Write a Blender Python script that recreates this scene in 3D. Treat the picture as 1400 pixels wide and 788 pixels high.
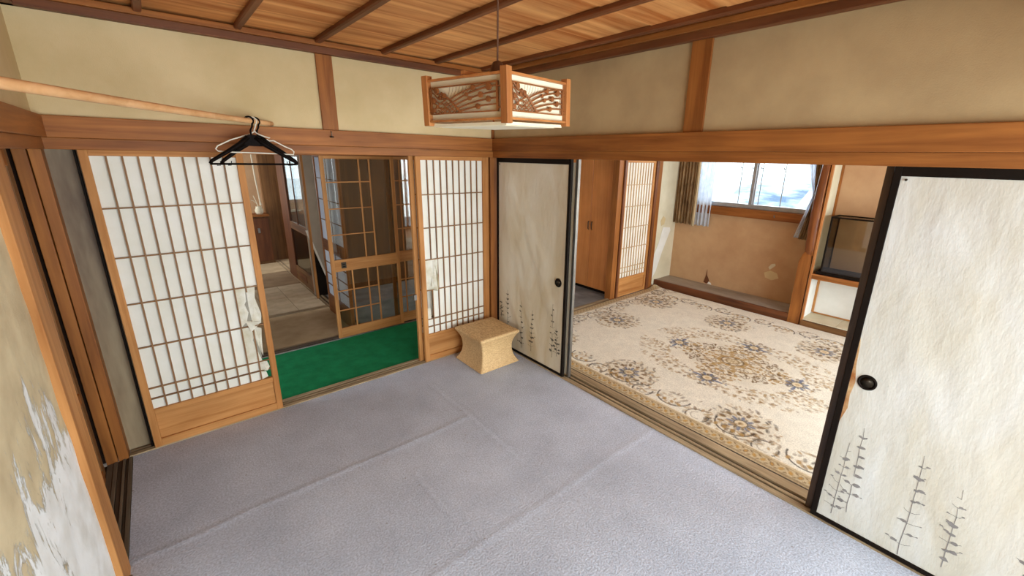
import bpy, bmesh, math, random
import numpy as np
from mathutils import Vector, Matrix, noise

random.seed(7)
scene = bpy.context.scene
for o in list(bpy.data.objects):
    bpy.data.objects.remove(o)
COL = scene.collection
PI = math.pi

# ------------------------------------------------------------------ camera
CAM = Vector((-2.3155, -3.1936, 1.77947))
YAW, PITCH, ROLL = 0.719517, -0.281104, 0.0201812
FPX = 581.2436
fw = Vector((math.sin(YAW)*math.cos(PITCH), math.cos(YAW)*math.cos(PITCH), math.sin(PITCH)))
rt = fw.cross(Vector((0, 0, 1))).normalized()
up = rt.cross(fw)
rr = math.cos(ROLL)*rt + math.sin(ROLL)*up
uu = -math.sin(ROLL)*rt + math.cos(ROLL)*up
cd = bpy.data.cameras.new('camera')
cam = bpy.data.objects.new('camera', cd)
COL.objects.link(cam)
M3 = Matrix((rr, uu, -fw)).transposed()
cam.matrix_world = Matrix.Translation(CAM) @ M3.to_4x4()
cd.sensor_width = 36.0
cd.lens = FPX*36.0/1400.0
cd.shift_x = -0.0191
cd.shift_y = -0.0074
cd.clip_start = 0.02
cd.clip_end = 500
scene.camera = cam

# ------------------------------------------------------------------ sky, light, exposure
scene.view_settings.view_transform = 'Standard'
scene.view_settings.look = 'None'
scene.view_settings.gamma = 1.0
scene.view_settings.use_curve_mapping = False
scene.view_settings.exposure = 0.0

world = bpy.data.worlds.new('sky')
scene.world = world
world.use_nodes = True
wn = world.node_tree
wn.nodes.clear()
w_out = wn.nodes.new('ShaderNodeOutputWorld')
w_bg = wn.nodes.new('ShaderNodeBackground')
w_bg.inputs['Color'].default_value = (0.80, 0.90, 1.0, 1)
w_bg.inputs['Strength'].default_value = 3.6
wn.links.new(w_bg.outputs[0], w_out.inputs[0])

def area(name, loc, direction, sx, sy, power, color=(0.90, 0.95, 1.0), spread=PI):
    l = bpy.data.lights.new(name, 'AREA')
    l.shape = 'RECTANGLE'; l.size = sx; l.size_y = sy
    l.energy = power; l.color = color; l.spread = spread
    o = bpy.data.objects.new(name, l)
    o.location = loc
    o.rotation_euler = Vector(direction).to_track_quat('-Z', 'Y').to_euler()
    COL.objects.link(o)
    return o
# daylight standing in the real openings of the house
area('daylight_garden_windows', (0.40, -4.86, 1.15), (0, 1, -0.05), 5.9, 1.75, 345, (0.87, 0.94, 1.0))
area('daylight_east_window', (3.62, -0.85, 1.85), (-1, 0, -0.35), 1.5, 1.0, 26)
area('daylight_corridor_end', (-3.66, 0.55, 1.15), (1, 0, -0.2), 0.8, 1.6, 12)
area('daylight_hall_window', (-2.36, 4.40, 1.35), (1, 0, -0.5), 1.0, 1.0, 16)
area('daylight_hall_east_window', (1.66, 4.1, 1.6), (-1, 0, -0.1), 1.2, 1.0, 16)
area('daylight_stair_room_window', (1.66, 1.9, 1.5), (-1, 0, -0.2), 1.0, 1.0, 26)

# ------------------------------------------------------------------ materials
def lin(c):
    return tuple(((v/255.0)/12.92 if v/255.0 <= 0.04045 else ((v/255.0+0.055)/1.055)**2.4) for v in c)

def new_mat(name):
    m = bpy.data.materials.new(name)
    m.use_nodes = True
    nt = m.node_tree
    bs = nt.nodes['Principled BSDF']
    return m, nt, bs

def node(nt, t, **kw):
    n = nt.nodes.new(t)
    for k, v in kw.items():
        if k in n.inputs: n.inputs[k].default_value = v
        else: setattr(n, k, v)
    return n

def coords(nt, scale=(1, 1, 1), rnd=True):
    tc = nt.nodes.new('ShaderNodeTexCoord')
    mp = nt.nodes.new('ShaderNodeMapping')
    mp.inputs['Scale'].default_value = scale
    src = tc.outputs['Object']
    if rnd:
        oi = nt.nodes.new('ShaderNodeObjectInfo')
        mul = node(nt, 'ShaderNodeMath', operation='MULTIPLY'); mul.inputs[1].default_value = 37.0
        nt.links.new(oi.outputs['Random'], mul.inputs[0])
        add = node(nt, 'ShaderNodeVectorMath', operation='ADD')
        nt.links.new(src, add.inputs[0]); nt.links.new(mul.outputs[0], add.inputs[1])
        src = add.outputs[0]
    nt.links.new(src, mp.inputs['Vector'])
    return mp.outputs['Vector']

def ramp(nt, fac, stops):
    r = nt.nodes.new('ShaderNodeValToRGB')
    e = r.color_ramp.elements
    while len(e) < len(stops): e.new(0.5)
    for el, (p, c) in zip(e, stops):
        el.position = p; el.color = (*c, 1)
    nt.links.new(fac, r.inputs['Fac'])
    return r.outputs['Color']

def mat_wood(name, c1, c2, axis='Z', rough=0.5, fine=1.0, contrast=(0.3, 0.72), spec=0.35):
    m, nt, bs = new_mat(name)
    s = {'X': (1.2, 22, 22), 'Y': (22, 1.2, 22), 'Z': (22, 22, 1.2)}[axis]
    s = tuple(v*fine for v in s)
    v = coords(nt, s)
    n1 = node(nt, 'ShaderNodeTexNoise', Scale=1.0, Detail=6.0, Roughness=0.6, Distortion=0.6)
    nt.links.new(v, n1.inputs['Vector'])
    col = ramp(nt, n1.outputs['Fac'], [(contrast[0], lin(c1)), (contrast[1], lin(c2))])
    v2 = coords(nt, (2.2, 2.2, 2.2))
    n2 = node(nt, 'ShaderNodeTexNoise', Scale=1.0, Detail=3.0)
    nt.links.new(v2, n2.inputs['Vector'])
    c3 = ramp(nt, n2.outputs['Fac'], [(0.3, (0.80, 0.78, 0.76)), (0.7, (1.08, 1.06, 1.04))])
    mx = node(nt, 'ShaderNodeMixRGB', blend_type='MULTIPLY'); mx.inputs['Fac'].default_value = 1.0
    nt.links.new(col, mx.inputs['Color1']); nt.links.new(c3, mx.inputs['Color2'])
    nt.links.new(mx.outputs[0], bs.inputs['Base Color'])
    bs.inputs['Roughness'].default_value = rough
    bs.inputs['Specular IOR Level'].default_value = spec
    bp = node(nt, 'ShaderNodeBump', Strength=0.25, Distance=0.002)
    nt.links.new(n1.outputs['Fac'], bp.inputs['Height']); nt.links.new(bp.outputs[0], bs.inputs['Normal'])
    return m

def mat_noise(name, c1, c2, scale=3.0, rough=0.9, bump=0.3, bscale=60.0, bdist=0.003, detail=5.0, spec=0.2, lo=0.35, hi=0.65, stretch=(1, 1, 1)):
    m, nt, bs = new_mat(name)
    v = coords(nt, stretch, rnd=False)
    n1 = node(nt, 'ShaderNodeTexNoise', Scale=scale, Detail=detail, Roughness=0.6)
    nt.links.new(v, n1.inputs['Vector'])
    col = ramp(nt, n1.outputs['Fac'], [(lo, lin(c1)), (hi, lin(c2))])
    nt.links.new(col, bs.inputs['Base Color'])
    bs.inputs['Roughness'].default_value = rough
    bs.inputs['Specular IOR Level'].default_value = spec
    if bump:
        n2 = node(nt, 'ShaderNodeTexNoise', Scale=bscale, Detail=4.0)
        nt.links.new(v, n2.inputs['Vector'])
        bp = node(nt, 'ShaderNodeBump', Strength=bump, Distance=bdist)
        nt.links.new(n2.outputs['Fac'], bp.inputs['Height']); nt.links.new(bp.outputs[0], bs.inputs['Normal'])
    return m

def mat_plain(name, c, rough=0.5, metal=0.0, spec=0.4):
    m, nt, bs = new_mat(name)
    v = coords(nt, (8, 8, 8))
    n1 = node(nt, 'ShaderNodeTexNoise', Scale=2.0, Detail=3.0)
    nt.links.new(v, n1.inputs['Vector'])
    a = lin(c)
    col = ramp(nt, n1.outputs['Fac'], [(0.3, tuple(x*0.85 for x in a)), (0.7, tuple(min(1, x*1.12) for x in a))])
    nt.links.new(col, bs.inputs['Base Color'])
    bs.inputs['Roughness'].default_value = rough
    bs.inputs['Metallic'].default_value = metal
    bs.inputs['Specular IOR Level'].default_value = spec
    return m

def mat_paper(name, c1, c2, trans=0.35, scale=4.0, bump=0.0, bscale=5.0):
    m, nt, bs = new_mat(name)
    v = coords(nt, (1, 1, 1), rnd=False)
    n1 = node(nt, 'ShaderNodeTexNoise', Scale=scale, Detail=5.0, Roughness=0.6)
    nt.links.new(v, n1.inputs['Vector'])
    col = ramp(nt, n1.outputs['Fac'], [(0.35, lin(c1)), (0.65, lin(c2))])
    nt.links.new(col, bs.inputs['Base Color'])
    bs.inputs['Roughness'].default_value = 0.85
    bs.inputs['Specular IOR Level'].default_value = 0.2
    if bump:
        n2 = node(nt, 'ShaderNodeTexNoise', Scale=bscale, Detail=3.0)
        nt.links.new(v, n2.inputs['Vector'])
        bp = node(nt, 'ShaderNodeBump', Strength=bump, Distance=0.02)
        nt.links.new(n2.outputs['Fac'], bp.inputs['Height']); nt.links.new(bp.outputs[0], bs.inputs['Normal'])
    if trans:
        tr = node(nt, 'ShaderNodeBsdfTranslucent'); nt.links.new(col, tr.inputs['Color'])
        mx = node(nt, 'ShaderNodeMixShader'); mx.inputs[0].default_value = trans
        out = nt.nodes['Material Output']
        nt.links.new(bs.outputs[0], mx.inputs[1]); nt.links.new(tr.outputs[0], mx.inputs[2])
        nt.links.new(mx.outputs[0], out.inputs['Surface'])
    return m

def mat_glass(name, tint=(0.92, 0.95, 0.94), gloss=0.08):
    m = bpy.data.materials.new(name); m.use_nodes = True
    nt = m.node_tree; nt.nodes.clear()
    out = nt.nodes.new('ShaderNodeOutputMaterial')
    tr = node(nt, 'ShaderNodeBsdfTransparent'); tr.inputs[0].default_value = (*tint, 1)
    gl = node(nt, 'ShaderNodeBsdfGlossy', Roughness=0.03)
    lw = node(nt, 'ShaderNodeLayerWeight', Blend=0.25)
    mr = node(nt, 'ShaderNodeMapRange'); mr.inputs['To Min'].default_value = gloss*0.5; mr.inputs['To Max'].default_value = 0.6
    nt.links.new(lw.outputs['Fresnel'], mr.inputs['Value'])
    mx = nt.nodes.new('ShaderNodeMixShader')
    nt.links.new(mr.outputs[0], mx.inputs[0])
    nt.links.new(tr.outputs[0], mx.inputs[1]); nt.links.new(gl.outputs[0], mx.inputs[2])
    nt.links.new(mx.outputs[0], out.inputs[0])
    return m

def woods(name, c1, c2, **kw):
    return {a: mat_wood(name + '_' + a, c1, c2, a, **kw) for a in 'XYZ'}
W_BEAM = woods('cedar_beam', (122, 69, 29), (173, 110, 53), spec=0.25)
W_DOOR = woods('door_cedar', (166, 106, 52), (208, 150, 90), rough=0.6, spec=0.25)
W_DARK = woods('dark_timber', (84, 46, 24), (126, 74, 40))
W_LATT = woods('lattice_wood', (120, 84, 50), (158, 116, 74), rough=0.6)
W_SILL = woods('worn_sill', (118, 98, 72), (190, 168, 132), rough=0.6, fine=1.6)
W_GROOVE = woods('dark_sill_groove', (52, 42, 32), (92, 76, 58), rough=0.7)  # darker brown wood for grooves and subfloors
W_CEIL = mat_wood('ceiling_board_wood', (186, 106, 46), (244, 180, 112), 'X', rough=0.6, fine=0.55, contrast=(0.34, 0.66))
W_BATTEN = mat_wood('ceiling_batten_wood', (96, 54, 28), (138, 82, 46), 'Y')
W_LAMP = woods('lamp_wood', (154, 92, 46), (202, 138, 80), rough=0.45)
W_CUP = mat_wood('wardrobe_veneer', (200, 122, 60), (220, 144, 80), 'Z', rough=0.4)
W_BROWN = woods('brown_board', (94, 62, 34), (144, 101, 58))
PL_EAST = mat_noise('shaded_tan_plaster', (170, 144, 106), (190, 164, 122), 2.0, bump=0.35, bscale=180, bdist=0.002)  # tan plaster darkened and browned to carry the east wall's shade
PL_TAN = mat_noise('tan_plaster', (200, 176, 130), (216, 192, 148), 2.0, bump=0.35, bscale=180, bdist=0.002)
PL_GREY = mat_noise('grey_wall', (158, 146, 132), (178, 166, 150), 1.5, bump=0.1)
PL_BROWN = mat_noise('alcove_sand_plaster', (186, 146, 108), (202, 164, 124), 2.5, bump=0.3, bscale=150, bdist=0.002)
PL_CREAM = mat_noise('cream_plaster', (206, 194, 164), (222, 211, 184), 2.5, bump=0.3, bscale=120, bdist=0.002)
PL_WHITE = mat_noise('white_plaster', (222, 218, 208), (236, 233, 226), 2.5, bump=0.15, bscale=80)
PAPER = mat_paper('shoji_paper', (240, 234, 218), (248, 243, 232), 0.16)
PAPER_OLD = mat_paper('torn_shoji_paper', (214, 204, 178), (238, 233, 220), 0.15, 14)
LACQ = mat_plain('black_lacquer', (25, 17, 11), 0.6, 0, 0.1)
LACQ_B = mat_wood('worn_brown_lacquer', (44, 32, 22), (96, 70, 44), 'Z', rough=0.45)
BLACKP = mat_plain('black_plastic', (18, 12, 9), 0.6, 0, 0.06)
W_FRET = mat_wood('fretwork_wood', (118, 66, 30), (160, 100, 54), 'X', rough=0.5)
POLEW = mat_wood('peeled_pole_wood', (212, 158, 104), (238, 190, 140), 'Y', rough=0.45)
PAPER_LIT = mat_paper('thin_hall_paper', (222, 228, 238), (236, 240, 246), 0.65)
INK1 = mat_plain('dark_ink', (104, 96, 84), 0.8, 0, 0.1)
WIREW = mat_plain('white_coated_wire', (226, 218, 200), 0.4)
METAL = mat_plain('dull_metal', (140, 136, 130), 0.35, 0.9)
BRONZE = mat_plain('dark_bronze', (66, 56, 44), 0.4, 0.6)
ALU = mat_plain('window_aluminium', (176, 178, 182), 0.4, 0.6)
GLASS = mat_glass('clear_glass')
GLASS_D = mat_glass('dusty_door_glass', (0.78, 0.76, 0.70), 0.14)
GREEN = mat_noise('green_carpet_pile', (14, 112, 66), (22, 130, 78), 9, bump=0.6, bscale=400, bdist=0.002)
MAT_B = mat_noise('beige_floor_mat', (178, 154, 118), (198, 174, 138), 5, bump=0.2, bscale=200)
MAT_D = mat_noise('brown_floor_mat', (132, 108, 82), (152, 128, 98), 5, bump=0.2, bscale=200)
TILE = mat_noise('beige_floor_tile', (182, 164, 134), (204, 186, 156), 6, rough=0.5, bump=0.1)
GREYC = mat_noise('dusty_grey_floor', (112, 112, 112), (142, 142, 142), 4, bump=0.4, bscale=120)
STOOLM = None

def mat_carpet():
    m, nt, bs = new_mat('grey_carpet_pile')
    v = coords(nt, (1, 1, 1), rnd=False)
    n1 = node(nt, 'ShaderNodeTexNoise', Scale=2.2, Detail=6.0, Roughness=0.65)
    nt.links.new(v, n1.inputs['Vector'])
    n3 = node(nt, 'ShaderNodeTexNoise', Scale=110.0, Detail=3.0)
    nt.links.new(v, n3.inputs['Vector'])
    c1 = ramp(nt, n1.outputs['Fac'], [(0.3, lin((178, 184, 198))), (0.7, lin((202, 208, 222)))])
    c2 = ramp(nt, n3.outputs['Fac'], [(0.35, (0.80, 0.80, 0.80)), (0.65, (1.12, 1.12, 1.12))])
    mx = node(nt, 'ShaderNodeMixRGB', blend_type='MULTIPLY'); mx.inputs['Fac'].default_value = 1.0
    nt.links.new(c1, mx.inputs['Color1']); nt.links.new(c2, mx.inputs['Color2'])
    # fallen brown crumbs
    vo = node(nt, 'ShaderNodeTexVoronoi', Scale=9.0); nt.links.new(v, vo.inputs['Vector'])
    n4 = node(nt, 'ShaderNodeTexNoise', Scale=1.3); nt.links.new(v, n4.inputs['Vector'])
    lt = node(nt, 'ShaderNodeMath', operation='LESS_THAN'); lt.inputs[1].default_value = 0.045
    nt.links.new(vo.outputs['Distance'], lt.inputs[0])
    m2 = node(nt, 'ShaderNodeMixRGB'); m2.inputs['Color2'].default_value = (*lin((120, 98, 70)), 1)
    hf = node(nt, 'ShaderNodeMath', operation='MULTIPLY'); nt.links.new(lt.outputs[0], hf.inputs[0]); nt.links.new(n4.outputs['Fac'], hf.inputs[1])
    nt.links.new(hf.outputs[0], m2.inputs['Fac']); nt.links.new(mx.outputs[0], m2.inputs['Color1'])
    nt.links.new(m2.outputs[0], bs.inputs['Base Color'])
    bs.inputs['Roughness'].default_value = 0.95
    bs.inputs['Specular IOR Level'].default_value = 0.1
    bp = node(nt, 'ShaderNodeBump', Strength=0.7, Distance=0.004)
    nt.links.new(n3.outputs['Fac'], bp.inputs['Height']); nt.links.new(bp.outputs[0], bs.inputs['Normal'])
    return m
CARPET = mat_carpet()

def mat_peel():
    """tan plaster with flaking pale patches low on the wall (world position, structure origin at 0)"""
    m, nt, bs = new_mat('peeling_plaster')
    v = coords(nt, (1, 1, 1), rnd=False)
    n1 = node(nt, 'ShaderNodeTexNoise', Scale=4.2, Detail=9.0, Roughness=0.74, Distortion=0.5)
    mp = node(nt, 'ShaderNodeMapping'); mp.inputs['Scale'].default_value = (1, 1.9, 0.6)
    nt.links.new(v, mp.inputs['Vector']); nt.links.new(mp.outputs[0], n1.inputs['Vector'])
    sep = nt.nodes.new('ShaderNodeSeparateXYZ'); nt.links.new(v, sep.inputs[0])
    z = node(nt, 'ShaderNodeMapRange'); z.inputs['From Min'].default_value = 0.15; z.inputs['From Max'].default_value = 1.35
    z.inputs['To Min'].default_value = 0.29; z.inputs['To Max'].default_value = -0.20
    nt.links.new(sep.outputs['Z'], z.inputs['Value'])
    ad = node(nt, 'ShaderNodeMath', operation='ADD')
    nt.links.new(n1.outputs['Fac'], ad.inputs[0]); nt.links.new(z.outputs[0], ad.inputs[1])
    r = nt.nodes.new('ShaderNodeValToRGB')
    r.color_ramp.elements[0].position = 0.49; r.color_ramp.elements[1].position = 0.53
    nt.links.new(ad.outputs[0], r.inputs['Fac'])
    n2 = node(nt, 'ShaderNodeTexNoise', Scale=9.0, Detail=6.0)
    nt.links.new(v, n2.inputs['Vector'])
    tan = ramp(nt, n2.outputs['Fac'], [(0.3, lin((190, 170, 134))), (0.7, lin((216, 198, 160)))])
    wh = ramp(nt, n2.outputs['Fac'], [(0.3, lin((222, 220, 214))), (0.6, lin((243, 243, 241)))])
    mx = node(nt, 'ShaderNodeMixRGB')
    nt.links.new(r.outputs['Color'], mx.inputs['Fac']); nt.links.new(tan, mx.inputs['Color1']); nt.links.new(wh, mx.inputs['Color2'])
    nt.links.new(mx.outputs[0], bs.inputs['Base Color'])
    bs.inputs['Roughness'].default_value = 0.9
    bp = node(nt, 'ShaderNodeBump', Strength=0.8, Distance=0.006); bp.invert = True
    ms = node(nt, 'ShaderNodeMath', operation='ADD'); nt.links.new(r.outputs['Color'], ms.inputs[0]); nt.links.new(n1.outputs['Fac'], ms.inputs[1])
    nt.links.new(ms.outputs[0], bp.inputs['Height']); nt.links.new(bp.outputs[0], bs.inputs['Normal'])
    return m
PL_PEEL = mat_peel()

def mat_woven():
    m, nt, bs = new_mat('woven_rush')
    v = coords(nt, (1, 1, 1), rnd=False)
    w1 = node(nt, 'ShaderNodeTexNoise', Scale=1.0, Detail=3.0)
    mp = node(nt, 'ShaderNodeMapping'); mp.inputs['Scale'].default_value = (60, 60, 260)
    nt.links.new(v, mp.inputs['Vector']); nt.links.new(mp.outputs[0], w1.inputs['Vector'])
    col = ramp(nt, w1.outputs['Fac'], [(0.3, lin((178, 138, 88))), (0.7, lin((222, 186, 134)))])
    nt.links.new(col, bs.inputs['Base Color'])
    bs.inputs['Roughness'].default_value = 0.7
    bp = node(nt, 'ShaderNodeBump', Strength=0.5, Distance=0.003)
    nt.links.new(w1.outputs['Fac'], bp.inputs['Height']); nt.links.new(bp.outputs[0], bs.inputs['Normal'])
    return m
STOOLM = mat_woven()

def mat_attr(name, rough=0.95):
    m, nt, bs = new_mat(name)
    a = node(nt, 'ShaderNodeVertexColor'); a.layer_name = 'pattern'
    v = coords(nt, (1, 1, 1), rnd=False)
    n3 = node(nt, 'ShaderNodeTexNoise', Scale=130.0, Detail=2.0); nt.links.new(v, n3.inputs['Vector'])
    c2 = ramp(nt, n3.outputs['Fac'], [(0.35, (0.84, 0.84, 0.84)), (0.65, (1.1, 1.1, 1.1))])
    mx = node(nt, 'ShaderNodeMixRGB', blend_type='MULTIPLY'); mx.inputs['Fac'].default_value = 1.0
    nt.links.new(a.outputs['Color'], mx.inputs['Color1']); nt.links.new(c2, mx.inputs['Color2'])
    nt.links.new(mx.outputs[0], bs.inputs['Base Color'])
    bs.inputs['Roughness'].default_value = rough
    bs.inputs['Specular IOR Level'].default_value = 0.1
    bp = node(nt, 'ShaderNodeBump', Strength=0.5, Distance=0.003)
    nt.links.new(n3.outputs['Fac'], bp.inputs['Height']); nt.links.new(bp.outputs[0], bs.inputs['Normal'])
    return m

# ------------------------------------------------------------------ geometry helpers
ORG = {}
def org(p):
    return ORG.get(p.name, Vector((0, 0, 0))) if p is not None else Vector((0, 0, 0))

class MB:
    def __init__(s): s.v = []; s.f = []
    def box(s, x0, x1, y0, y1, z0, z1):
        if x0 > x1: x0, x1 = x1, x0
        if y0 > y1: y0, y1 = y1, y0
        if z0 > z1: z0, z1 = z1, z0
        b = len(s.v)
        s.v += [(x0,y0,z0),(x1,y0,z0),(x1,y1,z0),(x0,y1,z0),(x0,y0,z1),(x1,y0,z1),(x1,y1,z1),(x0,y1,z1)]
        s.f += [tuple(b+i for i in q) for q in ((0,3,2,1),(4,5,6,7),(0,1,5,4),(1,2,6,5),(2,3,7,6),(3,0,4,7))]
        return s
    def prism(s, pts, axis, a, b):
        """2D polygon (in the two other axes, order xyz) extruded along axis from a to b"""
        n = len(pts); base = len(s.v)
        ar = sum(pts[i][0]*pts[(i+1) % n][1]-pts[(i+1) % n][0]*pts[i][1] for i in range(n))
        if ar < 0: pts = pts[::-1]
        for t in (a, b):
            for (u, w) in pts:
                s.v.append({'x': (t, u, w), 'y': (u, t, w), 'z': (u, w, t)}[axis])
        flip = (axis == 'y') != (b < a)
        def add(f): s.f.append(tuple(reversed(f)) if flip else tuple(f))
        add([base+i for i in range(n)][::-1]); add([base+n+i for i in range(n)])
        for i in range(n):
            j = (i+1) % n
            add([base+i, base+j, base+n+j, base+n+i])
        return s
    def tube(s, path, r, n=8, cap=True):
        path = [Vector(p) for p in path]
        rs = r if isinstance(r, (list, tuple)) else [r]*len(path)
        base = len(s.v)
        T = [(path[min(i+1, len(path)-1)]-path[max(i-1, 0)]).normalized() for i in range(len(path))]
        a = Vector((0, 0, 1)) if abs(T[0].z) < 0.9 else Vector((1, 0, 0))
        nrm = T[0].cross(a).normalized()
        for i, p in enumerate(path):
            nrm = (nrm-T[i]*nrm.dot(T[i])).normalized()
            bi = T[i].cross(nrm)
            for k in range(n):
                t = 2*PI*k/n
                s.v.append(tuple(p+rs[i]*(math.cos(t)*nrm+math.sin(t)*bi)))
        for i in range(len(path)-1):
            for k in range(n):
                k2 = (k+1) % n
                s.f.append((base+i*n+k, base+i*n+k2, base+(i+1)*n+k2, base+(i+1)*n+k))
        if cap:
            s.f.append(tuple(base+k for k in range(n))[::-1])
            s.f.append(tuple(base+(len(path)-1)*n+k for k in range(n)))
        return s
    def lathe(s, prof, c, axis='z', n=24):
        base = len(s.v); c = Vector(c)
        for (r, h) in prof:
            for k in range(n):
                t = 2*PI*k/n
                a, b = r*math.cos(t), r*math.sin(t)
                s.v.append(tuple(c+Vector({'z': (a, b, h), 'x': (h, a, b), 'y': (b, h, a)}[axis])))
        for i in range(len(prof)-1):
            for k in range(n):
                k2 = (k+1) % n
                s.f.append((base+i*n+k, base+i*n+k2, base+(i+1)*n+k2, base+(i+1)*n+k))
        s.f.append(tuple(base+k for k in range(n))[::-1])
        s.f.append(tuple(base+(len(prof)-1)*n+k for k in range(n)))
        return s
    def poly(s, pts):
        b = len(s.v); s.v += [tuple(p) for p in pts]; s.f.append(tuple(range(b, b+len(pts)))); return s
    def grid(s, fn, nu, nv):
        b = len(s.v)
        for i in range(nu+1):
            for j in range(nv+1): s.v.append(tuple(fn(i/nu, j/nv)))
        for i in range(nu):
            for j in range(nv):
                q = b+i*(nv+1)+j
                s.f.append((q, q+nv+1, q+nv+2, q+1))
        return s

def link(o, parent=None):
    COL.objects.link(o)
    if parent is not None:
        o.parent = parent
    return o

def build(name, mb, mat, parent=None, smooth=False, bevel=0.0, local=False, solid=0.0):
    me = bpy.data.meshes.new(name)
    d = Vector((0, 0, 0)) if local else org(parent)
    me.from_pydata([(x-d.x, y-d.y, z-d.z) for x, y, z in mb.v], [], mb.f)
    me.materials.append(mat)
    if smooth:
        me.polygons.foreach_set('use_smooth', [True]*len(me.polygons))
    me.update()
    o = link(bpy.data.objects.new(name, me), parent)
    ORG[o.name] = d if not local else Vector((0, 0, 0))
    if solid:
        md = o.modifiers.new('thickness', 'SOLIDIFY'); md.thickness = solid; md.offset = 0
    if bevel:
        md = o.modifiers.new('edge', 'BEVEL'); md.width = bevel; md.segments = 2; md.limit_method = 'ANGLE'
    return o

_cache = {}
def piece(name, x0, x1, y0, y1, z0, z1, mat, parent=None, bevel=0.0015, local=False):
    """a box whose mesh data is shared by all alike boxes"""
    sx, sy, sz = (round(abs(b-a), 4) for a, b in ((x0, x1), (y0, y1), (z0, z1)))
    key = (sx, sy, sz, mat.name, bevel)
    if key not in _cache:
        bm = bmesh.new()
        bmesh.ops.create_cube(bm, size=1.0)
        bmesh.ops.scale(bm, vec=(sx, sy, sz), verts=bm.verts)
        if bevel and min(sx, sy, sz) > bevel*2.5:
            bmesh.ops.bevel(bm, geom=bm.edges[:], offset=bevel, segments=1, affect='EDGES')
        me = bpy.data.meshes.new(name); bm.to_mesh(me); bm.free()
        me.materials.append(mat)
        _cache[key] = me
    o = link(bpy.data.objects.new(name, _cache[key]), parent)
    d = Vector((0, 0, 0)) if local else org(parent)
    o.location = Vector(((x0+x1)/2, (y0+y1)/2, (z0+z1)/2))-d
    ORG[o.name] = Vector(((x0+x1)/2, (y0+y1)/2, (z0+z1)/2)) if not local else o.location.copy()
    return o

def tag(o, label=None, cat=None, group=None, kind=None):
    if label: o['label'] = label
    if cat: o['category'] = cat
    if group: o['group'] = group
    if kind: o['kind'] = kind
    return o

def thing(name, loc, label, cat, group=None, kind=None, rot=None):
    o = bpy.data.objects.new(name, None)
    o.empty_display_size = 0.1
    COL.objects.link(o); o.location = loc
    if rot: o.rotation_euler = rot
    ORG[o.name] = Vector(loc)
    return tag(o, label, cat, group, kind)

def S(o, label=None):
    o['kind'] = 'structure'
    if label: o['label'] = label
    return o
def sbox(name, x0, x1, y0, y1, z0, z1, mat, label=None, bevel=0.0, parent=None):
    o = build(name, MB().box(x0, x1, y0, y1, z0, z1), mat, parent, bevel=bevel)
    return S(o, label) if parent is None else o
TRIM = [0]
def trim(x0, x1, y0, y1, z0, z1, mat, label=None, bevel=0.003):
    TRIM[0] += 1
    return sbox('trim_%d' % TRIM[0], x0, x1, y0, y1, z0, z1, mat, label, bevel)

# ------------------------------------------------------------------ room shell
YS = -3.74        # south side
XW = -2.70        # west wall plane
Z0, Z1, ZN, ZC = 1.7745, 1.83, 1.932, 2.392   # lintel underside, rail underside, rail top, ceiling moulding underside

# main carpet: underlying tatami edges press through as soft ridges
def carpet_z(x, y):
    h = 0.0015*noise.noise(Vector((x*2.2, y*2.2, 0)))
    def ridge(d, w, a): return a*math.exp(-(d/w)**2)
    wob = 0.012*noise.noise(Vector((x*3, y*3, 4)))
    if y < -0.35: h += ridge(x+0.905+wob, 0.012, 0.004)-ridge(x+0.875+wob, 0.012, 0.003)
    h += ridge(y+0.93+wob*2, 0.016, 0.003)*(1 if x < -0.9 else 0)
    if -2.0 < y < -1.2: h += ridge(x+1.45+wob, 0.008, 0.004)-ridge(x+1.43+wob, 0.006, 0.003)
    h += ridge(y+1.85+wob, 0.02, 0.002)
    return h
mb = MB().grid(lambda u, v: (-2.685+2.70*u, YS+(3.745)*v, carpet_z(-2.685+2.70*u, YS+3.745*v)), 180, 250)
S(build('floor', mb, CARPET, smooth=True, solid=0.0), 'grey blue short pile carpet of the near room')
sbox('floor', -3.7, 0.0, YS, 0.0, -0.08, -0.012, W_GROOVE['X'])
sbox('floor', 0.0, 3.6, YS, 0.16, -0.08, -0.012, W_GROOVE['X'])

# sills with grooves (raised strips are parts of each sill)
def sill(name_label, along, a0, a1, c0, widths, z=0.0, mat=None, gmat=None):
    """strips across the sill: list of (width, height, material)"""
    TRIM[0] += 1
    root = S(sbox('trim_%d' % TRIM[0], *( (a0, a1, c0, c0+sum(w for w, h, m in widths)) if along == 'X' else (c0, c0+sum(w for w, h, m in widths), a0, a1)), z-0.03, z-0.010, W_GROOVE[along]), name_label)
    c = c0
    for w, h, m in widths:
        if along == 'X': build('sill_strip', MB().box(a0, a1, c+0.001, c+w-0.001, z-0.012, z+h), m, root, bevel=0.0015)
        else: build('sill_strip', MB().box(c+0.001, c+w-0.001, a0, a1, z-0.012, z+h), m, root, bevel=0.0015)
        c += w
    return root
SL, GR = W_SILL, W_GROOVE
GT = mat_wood('grey_track_wood', (84, 74, 60), (122, 108, 90), 'Y', rough=0.7)
sill('worn grooved wooden sill between carpet and patterned rug room', 'Y', YS, 0.0, 0.0,
     [(0.040, 0.010, SL['Y']), (0.020, -0.002, GR['Y']), (0.022, 0.007, SL['Y']), (0.020, -0.002, GR['Y']), (0.075, 0.010, SL['Y']), (0.018, 0.006, GR['Y'])])
sill('worn grooved wooden sill between carpet and green corridor', 'X', -2.70, -0.05, 0.0,
     [(0.035, 0.008, SL['X']), (0.018, -0.003, GR['X']), (0.018, 0.006, SL['X']), (0.018, -0.003, GR['X']), (0.031, 0.008, SL['X'])])
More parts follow.
